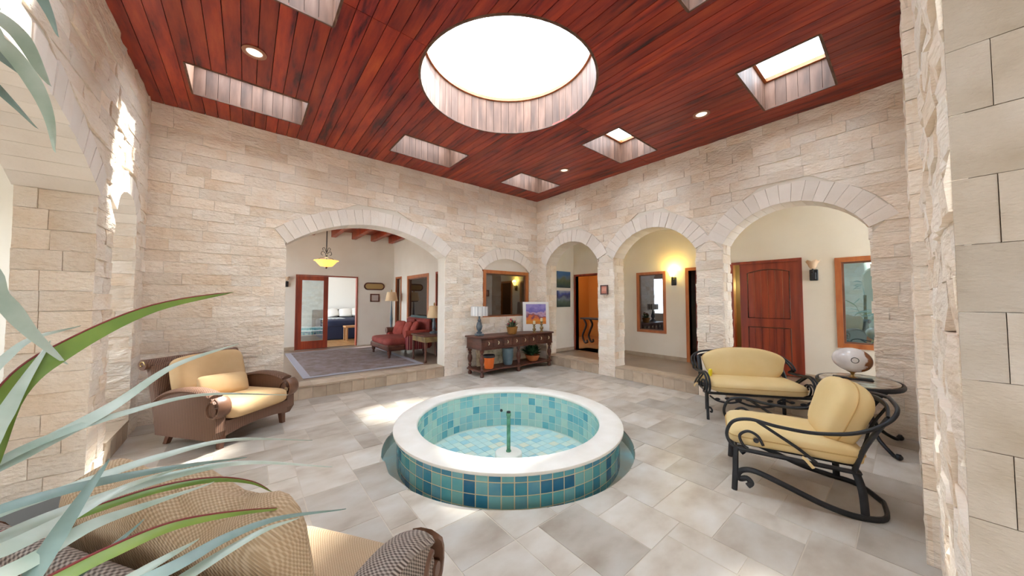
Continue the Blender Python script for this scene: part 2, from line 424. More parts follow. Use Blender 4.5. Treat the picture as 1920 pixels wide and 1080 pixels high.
def courses(P, u0, u1, v0, v1, ops, ch, rng, lens=(.24,.62), dep=(.011,.030), rough=1.0, gap=.0020):
    out = []
    n = max(1, round((v1-v0)/ch)); ch = (v1-v0)/n
    for c in range(n):
        a, b = v0+c*ch, v0+(c+1)*ch; mid = (a+b)/2
        segs = [((u0, u0), (u1, u1))]
        for o in sorted(ops, key=lambda o: o['c']):
            wm = excl(o, mid)
            if wm is None: continue
            wa = excl(o, max(a, o['bottom'])); wb = excl(o, b)
            wa = wm if wa is None else wa; wb = wa*.55 if wb is None else wb
            new = []
            for (l, r) in segs:
                if o['c']+wm <= l[0] or o['c']-wm >= r[0]: new.append((l, r)); continue
                L1 = (l, (o['c']-wa, o['c']-wb)); R1 = ((o['c']+wa, o['c']+wb), r)
                if o['c']-wm > l[0]+.03: new.append(L1)
                if o['c']+wm < r[0]-.03: new.append(R1)
            segs = new
        for (l, r) in segs:
            lo, hi = max(l), min(r)
            if (r[0]+r[1])/2-(l[0]+l[1])/2 < .02: continue
            cuts = []; u = min(l)+rng.uniform(.4, 1)*rng.uniform(*lens)
            while u < max(r)-.12:
                if u > lo+.06 and u < hi-.06: cuts.append(u)
                u += rng.uniform(*lens)
            edges = [l]+[(q, q) for q in cuts]+[r]
            for e, f in zip(edges, edges[1:]):
                bl, tl, br_, tr = e[0]+gap, e[1]+gap, f[0]-gap, f[1]-gap
                if br_ < bl+.004: br_ = bl+.004
                if tr < tl+.004: tr = tl+.004
                g = brick_mesh(P, bl, br_, tl, tr, a+gap, b-gap, *dep, rng, rough=rough)
                ar = px_area([P(bl,a,.02), P(br_,a,.02), P(tr,b,.02), P(tl,b,.02)])
                rd = rng.random()
                out.append((ar, g, rd))
    return out
def lay(parent, pieces, mt, nmax=300, name='brick'):
    pieces.sort(key=lambda q: -q[0]); rest = MB(); k = 0
    for i, (ar, g, rd) in enumerate(pieces):
        if i < nmax and ar > 12:
            m = MB(); m.add(g[0], g[1], rd); m.build(name, mt, parent)
        else: rest.add(g[0], g[1], rd); k += 1
    if k: rest.build(name+'_courses', mt, parent, kind='stuff')
def voussoirs(parent, P, o, n, th, rng, proud=.026):
    for i in range(n):
        a0 = -o['th']+2*o['th']*i/n; a1 = -o['th']+2*o['th']*(i+1)/n
        e = .0008/o['R']*2; a0 += e; a1 -= e
        r0 = o['R']; r1 = o['R']+o['t']+rng.uniform(-.012, .006)
        d = proud+rng.uniform(-.006, .008)
        pt = lambda a, r: (o['c']+r*math.sin(a), o['zc']+r*math.cos(a))
        vs = []
        for dd in (d, -th):
            for (a, r) in ((a0, r0), (a1, r0), (a1, r1), (a0, r1)):
                u, v = pt(a, r); vs.append(P(u, v, dd+(rng.uniform(-.006, .006) if dd > 0 else 0)))
        m = MB(); m.add(vs, [(0,1,2,3),(7,6,5,4),(0,4,5,1),(1,5,6,2),(2,6,7,3),(3,7,4,0)], rng.random())
        m.build('arch_stone', m_vous, parent)

CH = .149
rng = random.Random(11)
# wall_back_left (A)
wA = wall_core('wall_back_left', PA, XC-TH, XB+TH, H+.04, OPS_A, TH, m_plaster)
lay(wA, courses(PA, XC, XB, 0, H, OPS_A, CH, rng), m_stone, 300)
voussoirs(wA, PA, OPS_A[0], 24, TH+.01, rng); voussoirs(wA, PA, OPS_A[1], 13, .10, rng)
# wall_back_right (B)
wB = wall_core('wall_back_right', PB, YD-TH, YA, H+.04, OPS_B, TH, m_plaster)
pcs = courses(PB, YD, YA, 0, H, OPS_B, CH, rng)
for o in OPS_B:
    e = o['c']+o['half']+.02
    PJ = lambda u, v, d, e=e: (u, e-d, v)
    pcs += courses(PJ, XB-.02, XB+TH, ST, o['vs'], [], CH, rng, lens=(.14,.34), dep=(.012,.03))
    e2 = o['c']-o['half']-.02
    PJ2 = lambda u, v, d, e=e2: (u, e+d, v)
    pcs += courses(PJ2, XB-.02, XB+TH, ST, o['vs'], [], CH, rng, lens=(.14,.34), dep=(.012,.03))
lay(wB, pcs, m_stone, 300)
for o in OPS_B: voussoirs(wB, PB, o, 17, TH+.01, rng)
# wall_left (C)
wC = wall_core('wall_left', PC, YD-TH, YA, H+.04, OPS_C, .40, m_plaster)
pcs = courses(PC, YD, YA, 0, H, OPS_C, CH, rng)
for o in OPS_C:
    e = o['c']+o['half']+.02
    PJ = lambda u, v, d, e=e: (u, e-d, v)
    pcs += courses(PJ, XC-.40, XC+.02, 0, o['vs'], [], .17 if o['half'] > 1 else CH, rng, lens=(.18,.36), dep=(.012,.026))
lay(wC, pcs, m_stone, 300)
voussoirs(wC, PC, OPS_C[0], 20, .41, rng); voussoirs(wC, PC, OPS_C[1], 9, .41, rng); voussoirs(wC, PC, OPS_C[2], 9, .41, rng)
# wall_right (D): the photographer stands in its archway; it steps forward at x = 3.2
wD = wall_core('wall_right', PD, XC-.40, XB+TH, H+.04, OPS_D, TH, m_mortar)
PD2 = lambda u, v, d: (u, YD+.05+d, v)
cm = MB(); cm.box(3.2, YD-.02, 0, XB, YD+.05, H); cm.build('pilaster_core', m_mortar, wD)
pcs = courses(PD, 1.29, 3.2, 0, H, OPS_D, CH, rng, dep=(.008,.03), rough=1.1) + courses(PD, XC, 1.29, 2.4, H, OPS_D, CH, rng) + courses(PD2, 3.19, XB, 0, H, [], CH, rng, dep=(.008,.026))
PJ = lambda u, v, d: (3.2-d, u, v)
pcs += courses(PJ, YD, YD+.075, 0, H, [], CH, rng, lens=(.05,.09), dep=(.006,.014), rough=.4)
lay(wD, pcs, m_stone, 280)
voussoirs(wD, PD, OPS_D[0], 20, TH+.01, rng)
# sawn travertine blocks on the near jamb
e = OPS_D[0]['c']+OPS_D[0]['half']+.02
PJ = lambda u, v, d: (e-d, u, v)
n = 16; chh = 2.485/n
for c in range(n):
    a, b = c*chh, (c+1)*chh
    cuts = [YD-TH, YD-.035-.012*rng.random(), YD+.02] if c % 2 else [YD-TH, YD-.22+.03*rng.random(), YD+.02]
    for q0, q1 in zip(cuts, cuts[1:]):
        g = brick_mesh(PJ, q0+.0007, q1-.0007, q0+.0007, q1-.0007, a+.0007, b-.0007, .016, .020, rng, rough=.25, back=.008)
        m = MB(); m.add(g[0], g[1], rng.random()); m.build('jamb_block', m_trav, wD)

# ------------------------------------------------------------ strips around round and square holes
def cut_strips(x0, x1, y0, y1, rects, circ, step):
    br = {x0, x1}
    for (a, b, c, d) in rects:
        if c < y1 and d > y0:
            for q in (a, b):
                if x0 < q < x1: br.add(q)
    if circ:
        cx, cy, r = circ
        if x1 > cx-r and x0 < cx+r and y1 > cy-r and y0 < cy+r:
            a, b = max(x0, cx-r), min(x1, cx+r); k = max(1, int((b-a)/step))
            for i in range(k+1): br.add(a+(b-a)*i/k)
    br = sorted(br); out = []
    for a, b in zip(br, br[1:]):
        if b-a < 1e-5: continue
        mid = (a+b)/2
        iv = [((y0, y1), (y0, y1))]
        holes = [((c, d), (c, d)) for (p, q, c, d) in rects if p-1e-6 <= mid <= q+1e-6 and c < y1 and d > y0]
        if circ and abs(mid-circ[0]) < circ[2]:
            f = lambda x: math.sqrt(max(circ[2]**2-(x-circ[0])**2, 0))
            holes.append(((circ[1]-f(a), circ[1]+f(a)), (circ[1]-f(b), circ[1]+f(b))))
        for (ha, hb) in holes:
            new = []
            for (ia, ib) in iv:
                if (ha[1] <= ia[0] and hb[1] <= ib[0]) or (ha[0] >= ia[1] and hb[0] >= ib[1]): new.append((ia, ib)); continue
                l = ((ia[0], max(ia[0], min(ha[0], ia[1]))), (ib[0], max(ib[0], min(hb[0], ib[1]))))
                u = ((min(ia[1], max(ha[1], ia[0])), ia[1]), (min(ib[1], max(hb[1], ib[0])), ib[1]))
                if (l[0][1]-l[0][0])+(l[1][1]-l[1][0]) > .004: new.append(l)
                if (u[0][1]-u[0][0])+(u[1][1]-u[1][0]) > .004: new.append(u)
            iv = new
        for (ia, ib) in iv: out.append((a, b, ia, ib))
    comps = []
    for p in out:
        tgt = [c for c in comps if any(abs(q[1]-p[0]) < 1e-6 and min(q[3][1], p[2][1])-max(q[3][0], p[2][0]) > 1e-4 for q in c)]
        merged = [p]
        for c in tgt: merged = c+merged; comps.remove(c)
        comps.append(merged)
    return comps
def strips_mesh(m, comp, z0, z1, rnd):
    for (a, b, ia, ib) in comp:
        vs = [(a,ia[0],z0),(b,ib[0],z0),(b,ib[1],z0),(a,ia[1],z0),(a,ia[0],z1),(b,ib[0],z1),(b,ib[1],z1),(a,ia[1],z1)]
        m.add(vs, [(0,3,2,1),(4,5,6,7),(0,1,5,4),(1,2,6,5),(2,3,7,6),(3,0,4,7)], rnd)

# ------------------------------------------------------------ courtyard floor
FC = (2.445, 3.054); RTR = 1.40
rng = random.Random(5)
mod = .2038; nx, ny = 34, 31
Y0 = -.14
floor = MB()
for comp in cut_strips(XC-.02, XB+.02, -3.2, YA+.02, [], (*FC, RTR+.004), .06): strips_mesh(floor, comp, -.10, -.003, 0)
floor = floor.build('floor', m_grout); floor['kind'] = 'structure'
occ = [[0]*ny for _ in range(nx)]
tiles = []
for j in range(ny):
    for i in range(nx):
        if occ[i][j]: continue
        opts = [(3,2),(2,3),(2,2),(3,2),(2,2),(3,3)]; rng.shuffle(opts); opts += [(2,1),(1,2),(1,1)]
        for (w, h) in opts:
            if i+w <= nx and j+h <= ny and all(not occ[i+p][j+q] for p in range(w) for q in range(h)):
                for p in range(w):
                    for q in range(h): occ[i+p][j+q] = 1
                tiles.append((XC+i*mod, XC+(i+w)*mod, Y0+j*mod, Y0+(j+h)*mod)); break
trest = MB()
ranked = []
for (a, b, c, d) in tiles:
    ranked.append((-px_area([(a,c,0),(b,c,0),(b,d,0),(a,d,0)]), (a, b, c, d)))
ranked.sort()
for k, (ar, (a, b, c, d)) in enumerate(ranked):
    rd = rng.random()
    for comp in cut_strips(a+.004, b-.004, c+.004, d-.004, [], (*FC, RTR), .05):
        if k < 290 and ar < 0:
            m = MB(); strips_mesh(m, comp, -.02, rng.uniform(-.0012, .0004), rd); m.build('floor_tile', m_floor, floor)
        else: strips_mesh(trest, comp, -.02, 0, rd)
if trest.v: trest.build('floor_tile_rest', m_floor, floor, kind='stuff')
# steps up into the rooms: risers faced with tiles
def step(name, P, u0, u1, deep, n, mt=m_hallfloor):
    s = MB()
    vs = [P(u0,-.02,.0),P(u1,-.02,0),P(u1,ST-.03,0),P(u0,ST-.03,0),P(u0,-.02,-deep),P(u1,-.02,-deep),P(u1,ST-.03,-deep),P(u0,ST-.03,-deep)]
    s.add(vs, [(0,1,2,3),(7,6,5,4),(0,4,5,1),(1,5,6,2),(2,6,7,3),(3,7,4,0)])
    o = s.build(name, m_grout); o['kind'] = 'structure'
    w = (u1-u0)/n
    def slab(ua, ub, va, vb, d0, d1, nm, mt2, rd):
        q = MB(); q.add([P(ua,va,d0),P(ub,va,d0),P(ub,vb,d0),P(ua,vb,d0),P(ua,va,d1),P(ub,va,d1),P(ub,vb,d1),P(ua,vb,d1)], [(0,1,2,3),(7,6,5,4),(0,4,5,1),(1,5,6,2),(2,6,7,3),(3,7,4,0)], rd); q.build(nm, mt2, o)
    for i in range(n):
        slab(u0+i*w+.002, u0+(i+1)*w-.002, .002, ST-.034, .018, -.004, 'riser_tile', m_riser, rng.random())
    k = max(2, n//2); w = (u1-u0)/k
    for i in range(k): slab(u0+i*w+.002, u0+(i+1)*w-.002, ST-.03, ST, .028, -deep, 'tread_tile', m_riser, rng.random()*.5)
    return o
step('trim_1', PA, .485, 3.215, TH, 14)
for k, o in enumerate(OPS_B): step('trim_%d' % (k+2), PB, o['c']-o['half']+.002, o['c']+o['half']-.002, TH, 8)
step('trim_5', PC, OPS_C[1]['c']-.40, OPS_C[1]['c']+.40, .40, 4)

# ------------------------------------------------------------ timber ceiling with skylights
SKX = (0.0, 2.445, 4.86); SKY = (5.28, 3.045, .835)
RECTS = []
for j, y in enumerate(SKY):
    for i, x in enumerate(SKX):
        if i == 1 and j == 1: continue
        RECTS.append((x-.575, x+.575, y-.345, y+.345))
OC = (2.445, 3.054, 1.048)
cm = MB()
for comp in cut_strips(XC-.45, XB+.40, YD-.40, YA+.40, [(a-.02,b+.02,c-.02,d+.02) for (a,b,c,d) in RECTS], (OC[0], OC[1], OC[2]+.02), .06): strips_mesh(cm, comp, H+.022, H+.14, 0)
ceil = cm.build('ceiling', m_dark); ceil['kind'] = 'structure'
nb = 52; bw = (XB-XC)/nb
for i in range(nb):
    for (ya, yb) in ((YD, 3.05), (3.055, YA)):
        rd = rng.random()
        for comp in cut_strips(XC+i*bw+.0034, XC+(i+1)*bw-.0034, ya, yb, RECTS, OC, .03):
            m = MB(); strips_mesh(m, comp, H+rng.uniform(0,.002), H+.024, rd); m.build('plank', m_ceil, ceil)
SHH = .42
for k, (a, b, c, d) in enumerate(RECTS):
    w = struct('window_%d' % (k+1))
    for (p, q, ax) in ((a, b, 'x'), (c, d, 'y')):
        n = max(3, round((q-p)/.118)); s = (q-p)/n
        for i in range(n):
            for side in (0, 1):
                m = MB(); u0, u1 = p+i*s+.002, p+(i+1)*s-.002
                if ax == 'x':
                    y = (c, d)[side]; m.box(u0, y-.001 if side else y-.02, H-.001, u1, y+.02 if side else y+.001, H+SHH, rng.random())
                else:
                    x = (a, b)[side]; m.box(x-.001 if side else x-.02, u0, H-.001, x+.02 if side else x+.001, u1, H+SHH, rng.random())
                m.build('shaft_board', m_shaft, w)
    q = MB(); q.box(a-.045, c-.045, H+.02, a-.02, d+.045, H+SHH); q.box(b+.02, c-.045, H+.02, b+.045, d+.045, H+SHH); q.box(a-.02, c-.045, H+.02, b+.02, c-.02, H+SHH); q.box(a-.02, d+.02, H+.02, b+.02, d+.045, H+SHH); q.build('shaft_light_seal', m_dark, w)  # unseen box added behind the boards so no sky leaks through
    f = MB(); t = .035                                   # sash frame under the glass
    f.box(a, c, H+SHH-.05, b, c+t, H+SHH); f.box(a, d-t, H+SHH-.05, b, d, H+SHH); f.box(a, c+t, H+SHH-.05, a+t, d-t, H+SHH); f.box(b-t, c+t, H+SHH-.05, b, d-t, H+SHH)
    f.build('sash', m_trimwood, w)
    g = MB(); g.box(a-.03, c-.03, H+SHH+.002, b+.03, d+.03, H+SHH+.01); g.build('pane', m_skyglass, w)
    e = MB()                                             # thin pale edging at the mouth
    e.box(a-.012, c-.012, H-.006, b+.012, c+.004, H+.004); e.box(a-.012, d-.004, H-.006, b+.012, d+.012, H+.004); e.box(a-.012, c+.004, H-.006, a+.004, d-.004, H+.004); e.box(b-.004, c+.004, H-.006, b+.012, d-.004, H+.004)
    e.build('edging', m_shaft, w)
w = struct('window_9')
n = 56
for i in range(n):
    a0, a1 = 2*PI*(i+.02)/n, 2*PI*(i+.98)/n
    pt = lambda a, r, z: (OC[0]+r*math.cos(a), OC[1]+r*math.sin(a), z)
    r0, r1 = OC[2]-.002, OC[2]+.022
    m = MB(); m.add([pt(a0,r0,H-.001),pt(a1,r0,H-.001),pt(a1,r1,H-.001),pt(a0,r1,H-.001),pt(a0,r0,H+.52),pt(a1,r0,H+.52),pt(a1,r1,H+.52),pt(a0,r1,H+.52)], [(0,3,2,1),(4,5,6,7),(0,1,5,4),(1,2,6,5),(2,3,7,6),(3,0,4,7)], rng.random())
    m.build('shaft_board', m_shaft, w)
m = MB(); R0 = OC[2]; m.lathe([(R0+.023, H+.02),(R0+.05, H+.02),(R0+.05, H+.52),(R0+.023, H+.52),(R0+.023, H+.02)], 64, (OC[0],OC[1],0), cap=False); m.build('shaft_light_seal', m_dark, w); m = MB()  # unseen ring added behind the boards to stop sky leaks
m.lathe([(R0-.004, H-.006),(R0+.014, H-.006),(R0+.014, H+.004),(R0-.004, H+.004),(R0-.004, H-.006)], 64, (OC[0],OC[1],0), cap=False); m.build('edging', m_shaft, w, True)
m = MB(); m.lathe([(R0-.03, H+.49),(R0+.03, H+.49),(R0+.03, H+.535),(R0-.03, H+.535),(R0-.03, H+.49)], 64, (OC[0],OC[1],0), cap=False); m.build('curb_ring', m_trimwood, w, True)
m = MB(); m.lathe([(R0+.02, H+.54)]+[(R0*math.cos(t), H+.54+.25*math.sin(t)) for t in (.3,.6,.9,1.2,1.45)], 48, (OC[0],OC[1],0), cap=False); m.lathe([(.001,H+.79),(R0*math.cos(1.45), H+.54+.25*math.sin(1.45))], 48, (OC[0],OC[1],0), cap=False)
m.build('dome_pane', m_skyglass, w, True)

# ------------------------------------------------------------ rooms behind the walls
def slab(name, x0, y0, z0, x1, y1, z1, mt, kind='structure', parent=None):
    m = MB(); m.box(x0, y0, z0, x1, y1, z1); return m.build(name, mt, parent, kind=kind)
def panel(name, axis, pos, th, u0, u1, v0, v1, holes, mt):   # a wall with square holes (u0,u1,v0,v1)
    m = MB(); us = sorted({u0, u1, *[h[0] for h in holes], *[h[1] for h in holes]})
    for a, b in zip(us, us[1:]):
        mid = (a+b)/2; hs = sorted([(h[2], h[3]) for h in holes if h[0] < mid < h[1]]); z = v0
        for lo, hi in hs+[(v1, v1)]:
            if lo > z+1e-5:
                if axis == 'y': m.box(a, min(pos, pos+th), z, b, max(pos, pos+th), lo)
                else: m.box(min(pos, pos+th), a, z, max(pos, pos+th), b, lo)
            z = max(z, hi)
    return m.build(name, mt, kind='structure')
DH = 2.29
slab('ground', -40, -40, -.6, 40, 40, -.45, m_ground)
# lounge behind the wide arch
slab('floor_lounge', -1.5, YA+TH, -.02, 3.85, 10.77, ST, m_hallfloor)
panel('wall_lounge_back', 'y', 10.65, .12, -1.5, 3.85, 0, 3.62, [(1.05, 2.63, ST, DH)], m_plaster)
panel('wall_lounge_side', 'x', 3.73, .12, YA+TH, 10.65, 0, 3.62, [(9.97, 10.48, ST+.02, 2.32), (8.03, 9.50, 1.0, 2.30), (6.72, 7.62, ST+.02, 2.30)], m_plaster)
panel('wall_lounge_west', 'x', -1.5, -.12, YA+TH, 10.65, 0, 3.62, [(7.6, 10.0, .9, 2.7)], m_plaster)
slab('ceiling_lounge', -1.6, YA+TH, 3.62, 3.85, 10.77, 3.72, m_redwood)
for k in range(-4, 5):
    x = 1.95+.55*k
    if x > -1.4 and x < 3.7:
        m = MB(); m.rbox(x-.065, YA+TH, 3.42, x+.065, 10.65, 3.625, .01); tag(m.build('beam', m_redwood), kind='structure')
slab('baseboard_lounge', -1.5, 10.632, ST, 1.05, 10.65, ST+.1, m_riser); slab('baseboard_lounge_east', 2.63, 10.632, ST, 3.73, 10.65, ST+.1, m_plaster)
# dining room behind the niche window
slab('floor_dining', 3.85, YA+TH, -.02, 6.3, 10.2, ST, m_woodfloor)
slab('ceiling_dining', 3.85, YA+TH, 3.2, 6.3, 10.2, 3.3, m_dimroom)
slab('wall_dining_back', 3.85, 10.1, 0, 6.3, 10.2, 3.2, m_dimroom); slab('wall_dining_east', 6.3, YA+TH, 0, 6.4, 10.2, 3.2, m_dimroom)
# bedroom behind the lounge
slab('floor_bedroom', -.5, 10.77, -.02, 5.0, 15.0, ST, m_woodfloor)
slab('wall_bedroom_back', -.5, 15.0, 0, 5.0, 15.1, 3.2, m_white); slab('wall_bedroom_east', 5.0, 10.77, 0, 5.1, 15.0, 3.2, m_plaster)
panel('wall_bedroom_west', 'x', -.5, -.1, 10.77, 15.0, 0, 3.2, [(11.2, 14.6, .5, 2.8)], m_white)  # unseen opening added to bring daylight into the bedroom
slab('ceiling_bedroom', -.6, 10.77, 3.2, 5.1, 15.1, 3.3, m_white)
# gallery behind the three arches
HX = 7.6
slab('floor_gallery', XB+TH, -1.6, -.02, HX+.1, 5.95, ST, m_hallfloor)
panel('wall_gallery', 'x', HX, .12, -1.6, 4.9, 0, 4.0, [(1.24, 2.25, ST, DH), (2.42, 3.10, ST, DH), (3.66, 4.29, .86, 2.21), (-.25, .73, .86, 2.22)], m_plaster)
panel('wall_gallery_end', 'x', 7.1, .12, 4.78, 6.3, 0, 4.0, [(5.0, 5.88, ST, 2.24)], m_plaster)
slab('wall_gallery_jog', 7.1, 4.78, 0, 7.72, 4.9, 4.0, m_plaster)
slab('wall_gallery_north', XB+TH, 5.95, 0, 7.1, 6.18, 4.0, m_plaster)
slab('ceiling_gallery', XB+TH, -1.7, 4.0, 7.8, 6.3, 4.1, m_plaster)
panel('wall_gallery_south', 'y', -1.6, -.12, XB+TH, HX+.1, 0, 4.0, [(6.35, 7.5, .5, 2.9)], m_plaster)  # unseen end wall; its opening is added to light the gallery
for (a, b) in ((-1.6, 1.20), (2.29, 2.38), (3.16, 4.78)): slab('baseboard_gallery', HX-.016, a, ST, HX, b, ST+.085, m_riser)
slab('baseboard_gallery_north', XB+TH, 5.934, ST, 7.1, 5.95, ST+.085, m_riser)
# warm room beyond the first arch, vanity room beyond the mahogany door, dim room beside it
slab('floor_den', 7.22, 4.9, -.02, 10.4, 8.0, ST, m_woodfloor); slab('wall_den_back', 10.3, 4.9, 0, 10.4, 8.0, 3.0, m_warmwall)
slab('wall_den_north', 7.22, 7.9, 0, 10.3, 8.0, 3.0, m_warmwall); slab('wall_den_south', 7.72, 4.78, 0, 10.3, 4.9, 3.0, m_warmwall); slab('ceiling_den', 7.22, 4.9, 3.0, 10.4, 8.0, 3.1, m_warmwall)
slab('wall_den_screen', 8.6, 5.0, ST, 8.72, 6.15, 2.9, m_redwood)
slab('floor_vanity', HX+.12, 1.0, -.02, 10.0, 4.5, ST, m_hallfloor); slab('wall_vanity_back', 9.9, 1.0, 0, 10.0, 4.5, 2.9, m_plaster); slab('ceiling_vanity', HX+.12, 1.0, 2.9, 10.0, 4.5, 3.0, m_plaster)
slab('wall_vanity_south', HX+.12, .9, 0, 10.0, 1.0, 2.9, m_plaster); slab('wall_vanity_north', HX+.12, 4.5, 0, 10.0, 4.6, 2.9, m_plaster); slab('wall_vanity_divider', HX+.12, 2.30, 0, 10.0, 2.40, 2.9, m_dimroom)
# passage beyond the left arches, and the passage the photographer stands in
slab('floor_passage', -3.4, -3.2, -.02, XC-.40, 8.0, 0, m_hallfloor)
panel('wall_passage', 'x', -3.3, -.1, -3.2, 6.6, 0, 3.4, [(-2.5, -1.0, .9, 2.6), (4.6, 5.8, .9, 2.6)], m_plaster)  # openings to the sky added, out of view, to light the passage
slab('wall_passage_north', -3.4, 6.5, 0, XC-.40, 6.6, 3.4, m_plaster)
slab('ceiling_passage', -3.4, -3.2, 3.4, XC-.40, 6.6, 3.5, m_plaster)
panel('wall_entry', 'y', -3.2, -.1, -3.4, 6.4, 0, 3.4, [(-2.0, -.6, .8, 2.6), (3.4, 4.8, .8, 2.6)], m_plaster)  # unseen wall; openings added and sized to brighten the near jamb
slab('ceiling_entry', XC-.40, -3.3, 3.4, 6.24, YD-TH, 3.5, m_plaster)
slab('wall_entry_east', 6.14, -3.2, 0, 6.24, YD-TH, 3.4, m_plaster)
# ------------------------------------------------------------ windows, doors and their frames
def boxP(m, P, u0, u1, v0, v1, d0, d1, rnd=0.0):
    m.add([P(u0,v0,d0),P(u1,v0,d0),P(u1,v1,d0),P(u0,v1,d0),P(u0,v0,d1),P(u1,v0,d1),P(u1,v1,d1),P(u0,v1,d1)], [(0,1,2,3),(7,6,5,4),(0,4,5,1),(1,5,6,2),(2,6,7,3),(3,7,4,0)], rnd); return m
PX = lambda pos: (lambda u, v, d: (pos-d, u, v))
PY = lambda pos: (lambda u, v, d: (u, pos-d, v))
def frame4(m, P, u0, u1, v0, v1, w, d0, d1, bottom=True):
    boxP(m, P, u0, u0+w, v0, v1, d0, d1); boxP(m, P, u1-w, u1, v0, v1, d0, d1)
    boxP(m, P, u0+w, u1-w, v1-w, v1, d0, d1)
    if bottom: boxP(m, P, u0+w, u1-w, v0, v0+w, d0, d1)
    return m
def window(name, P, u0, u1, v0, v1, w, d0, d1, fm, gm):
    o = struct(name)
    frame4(MB(), P, u0, u1, v0, v1, w, d0, d1).build('window_frame', fm, o)
    frame4(MB(), P, u0+w, u1-w, v0+w, v1-w, w*.35, d0-.03, d1+.004).build('sash', m_legwood, o)
    boxP(MB(), P, u0+w*.6, u1-w*.6, v0+w*.6, v1-w*.6, (d0+d1)/2-.004, (d0+d1)/2+.004).build('pane', gm, o)
    return o
w10 = window('window_10', PY(YA), 4.20, 5.586, 1.135, 2.285, .075, .012, -.10, m_trimwood, m_winglass)
m = MB(); o = OPS_A[1]; k = 20                              # plaster lunette over the frame
poly = [(4.19, 2.285)]+[(o['c']-o['half']+.004+2*(o['half']-.004)*i/k, arch_z(o, o['c']-o['half']+.004+2*(o['half']-.004)*i/k)) for i in range(k+1)]+[(5.596, 2.285)]
m.prism(poly, 'y', YA+.02, YA+.10); m.build('lunette', m_plaster, w10)
PL = PX(3.73)
window('window_11', PL, 9.97, 10.48, ST+.02, 2.32, .05, .012, -.10, m_trimwood, m_winglass)
window('window_12', PL, 8.03, 9.50, 1.0, 2.30, .085, .014, -.10, m_trimwood, m_winglass)
window('window_13', PL, 6.72, 7.62, ST+.02, 2.30, .05, .012, -.10, m_redwood, m_winglass)
PG = PX(HX)
window('window_14', PG, 3.61, 4.34, .80, 2.265, .06, .018, -.09, m_trimwood, m_bluglass)
window('window_15', PG, -.30, .78, .80, 2.283, .075, .020, -.09, m_trimwood, m_mirror)
# glazed lounge door and its lining
PLB = PY(10.65)
d1 = struct('door_1')
frame4(MB(), PLB, 1.05, 2.63, ST, DH, .03, .015, -.12, False).build('door_lining', m_redwood, d1)
m = MB(); frame4(m, PLB, 1.085, 1.84, ST+.01, DH-.035, .115, .012, -.035); boxP(m, PLB, 1.2, 1.725, ST+.125, ST+.23, .012, -.035); m.build('door_leaf', m_redwood, d1)
boxP(MB(), PLB, 1.19, 1.735, ST+.22, DH-.14, -.008, -.016).build('pane', m_doorglass, d1)
# mahogany panel door in the gallery
d2 = struct('door_2')
frame4(MB(), PG, 1.195, 2.29, ST, DH+.045, .05, .02, -.12, False).build('door_lining', m_redwood, d2)
leaf = MB(); a, b = 1.245, 2.135; z0, z1 = ST+.008, DH-.006
boxP(leaf, PG, a, a+.12, z0, z1, -.005, -.045); boxP(leaf, PG, b-.12, b, z0, z1, -.005, -.045)
boxP(leaf, PG, a+.12, b-.12, z0, z0+.2, -.005, -.045); boxP(leaf, PG, a+.12, b-.12, ST+.86, ST+1.02, -.005, -.045)
k = 12; poly = [(a+.12, z1), (a+.12, z1-.17)]+[(a+.12+(b-a-.24)*i/k, z1-.17+.055*math.sin(PI*i/k)) for i in range(1, k)]+[(b-.12, z1-.17), (b-.12, z1)]
vs = [PG(u, v, -.005) for u, v in poly]+[PG(u, v, -.045) for u, v in poly]; n = len(poly)
leaf.add(vs, [tuple(range(n)), tuple(range(2*n-1, n-1, -1))]+[(i, (i+1)%n, n+(i+1)%n, n+i) for i in range(n)])
leaf = leaf.build('door_leaf', m_redwood, d2)
for (va, vb) in ((z0+.2, ST+.86), (ST+1.02, z1-.115)):
    n = 6; w = (b-a-.24)/n
    for i in range(n): boxP(MB(), PG, a+.12+i*w+.002, a+.12+(i+1)*w-.002, va, vb, -.016, -.04, 0).build('panel_board', m_redwood, leaf)
    top = [(a+.127+(b-a-.254)*i/14, (z1-.177+.055*math.sin(PI*i/14)) if vb > 2 else vb-.007) for i in range(15)]
    path = [PG(u, v, -.010) for u, v in [(b-.127, va+.007), (a+.127, va+.007)]+top]
    MB().tube(path, .010, 6, closed=True).build('panel_bead', m_console, leaf, True)
# plain doorway with a dark leaf standing open, beside the second arch
d3 = struct('door_3')
frame4(MB(), PG, 2.36, 3.165, ST, DH+.01, .065, .02, -.12, False).build('door_lining', m_trimwood, d3)
MB().box(HX+.10, 2.96, ST+.01, HX+.85, 3.0, DH-.06).build('door_leaf', m_redwood, d3)
# doorway into the den
PE = PX(7.1)
d4 = struct('door_4')
frame4(MB(), PE, 4.95, 5.93, ST, 2.29, .05, .02, -.12, False).build('door_lining', m_redwood, d4)

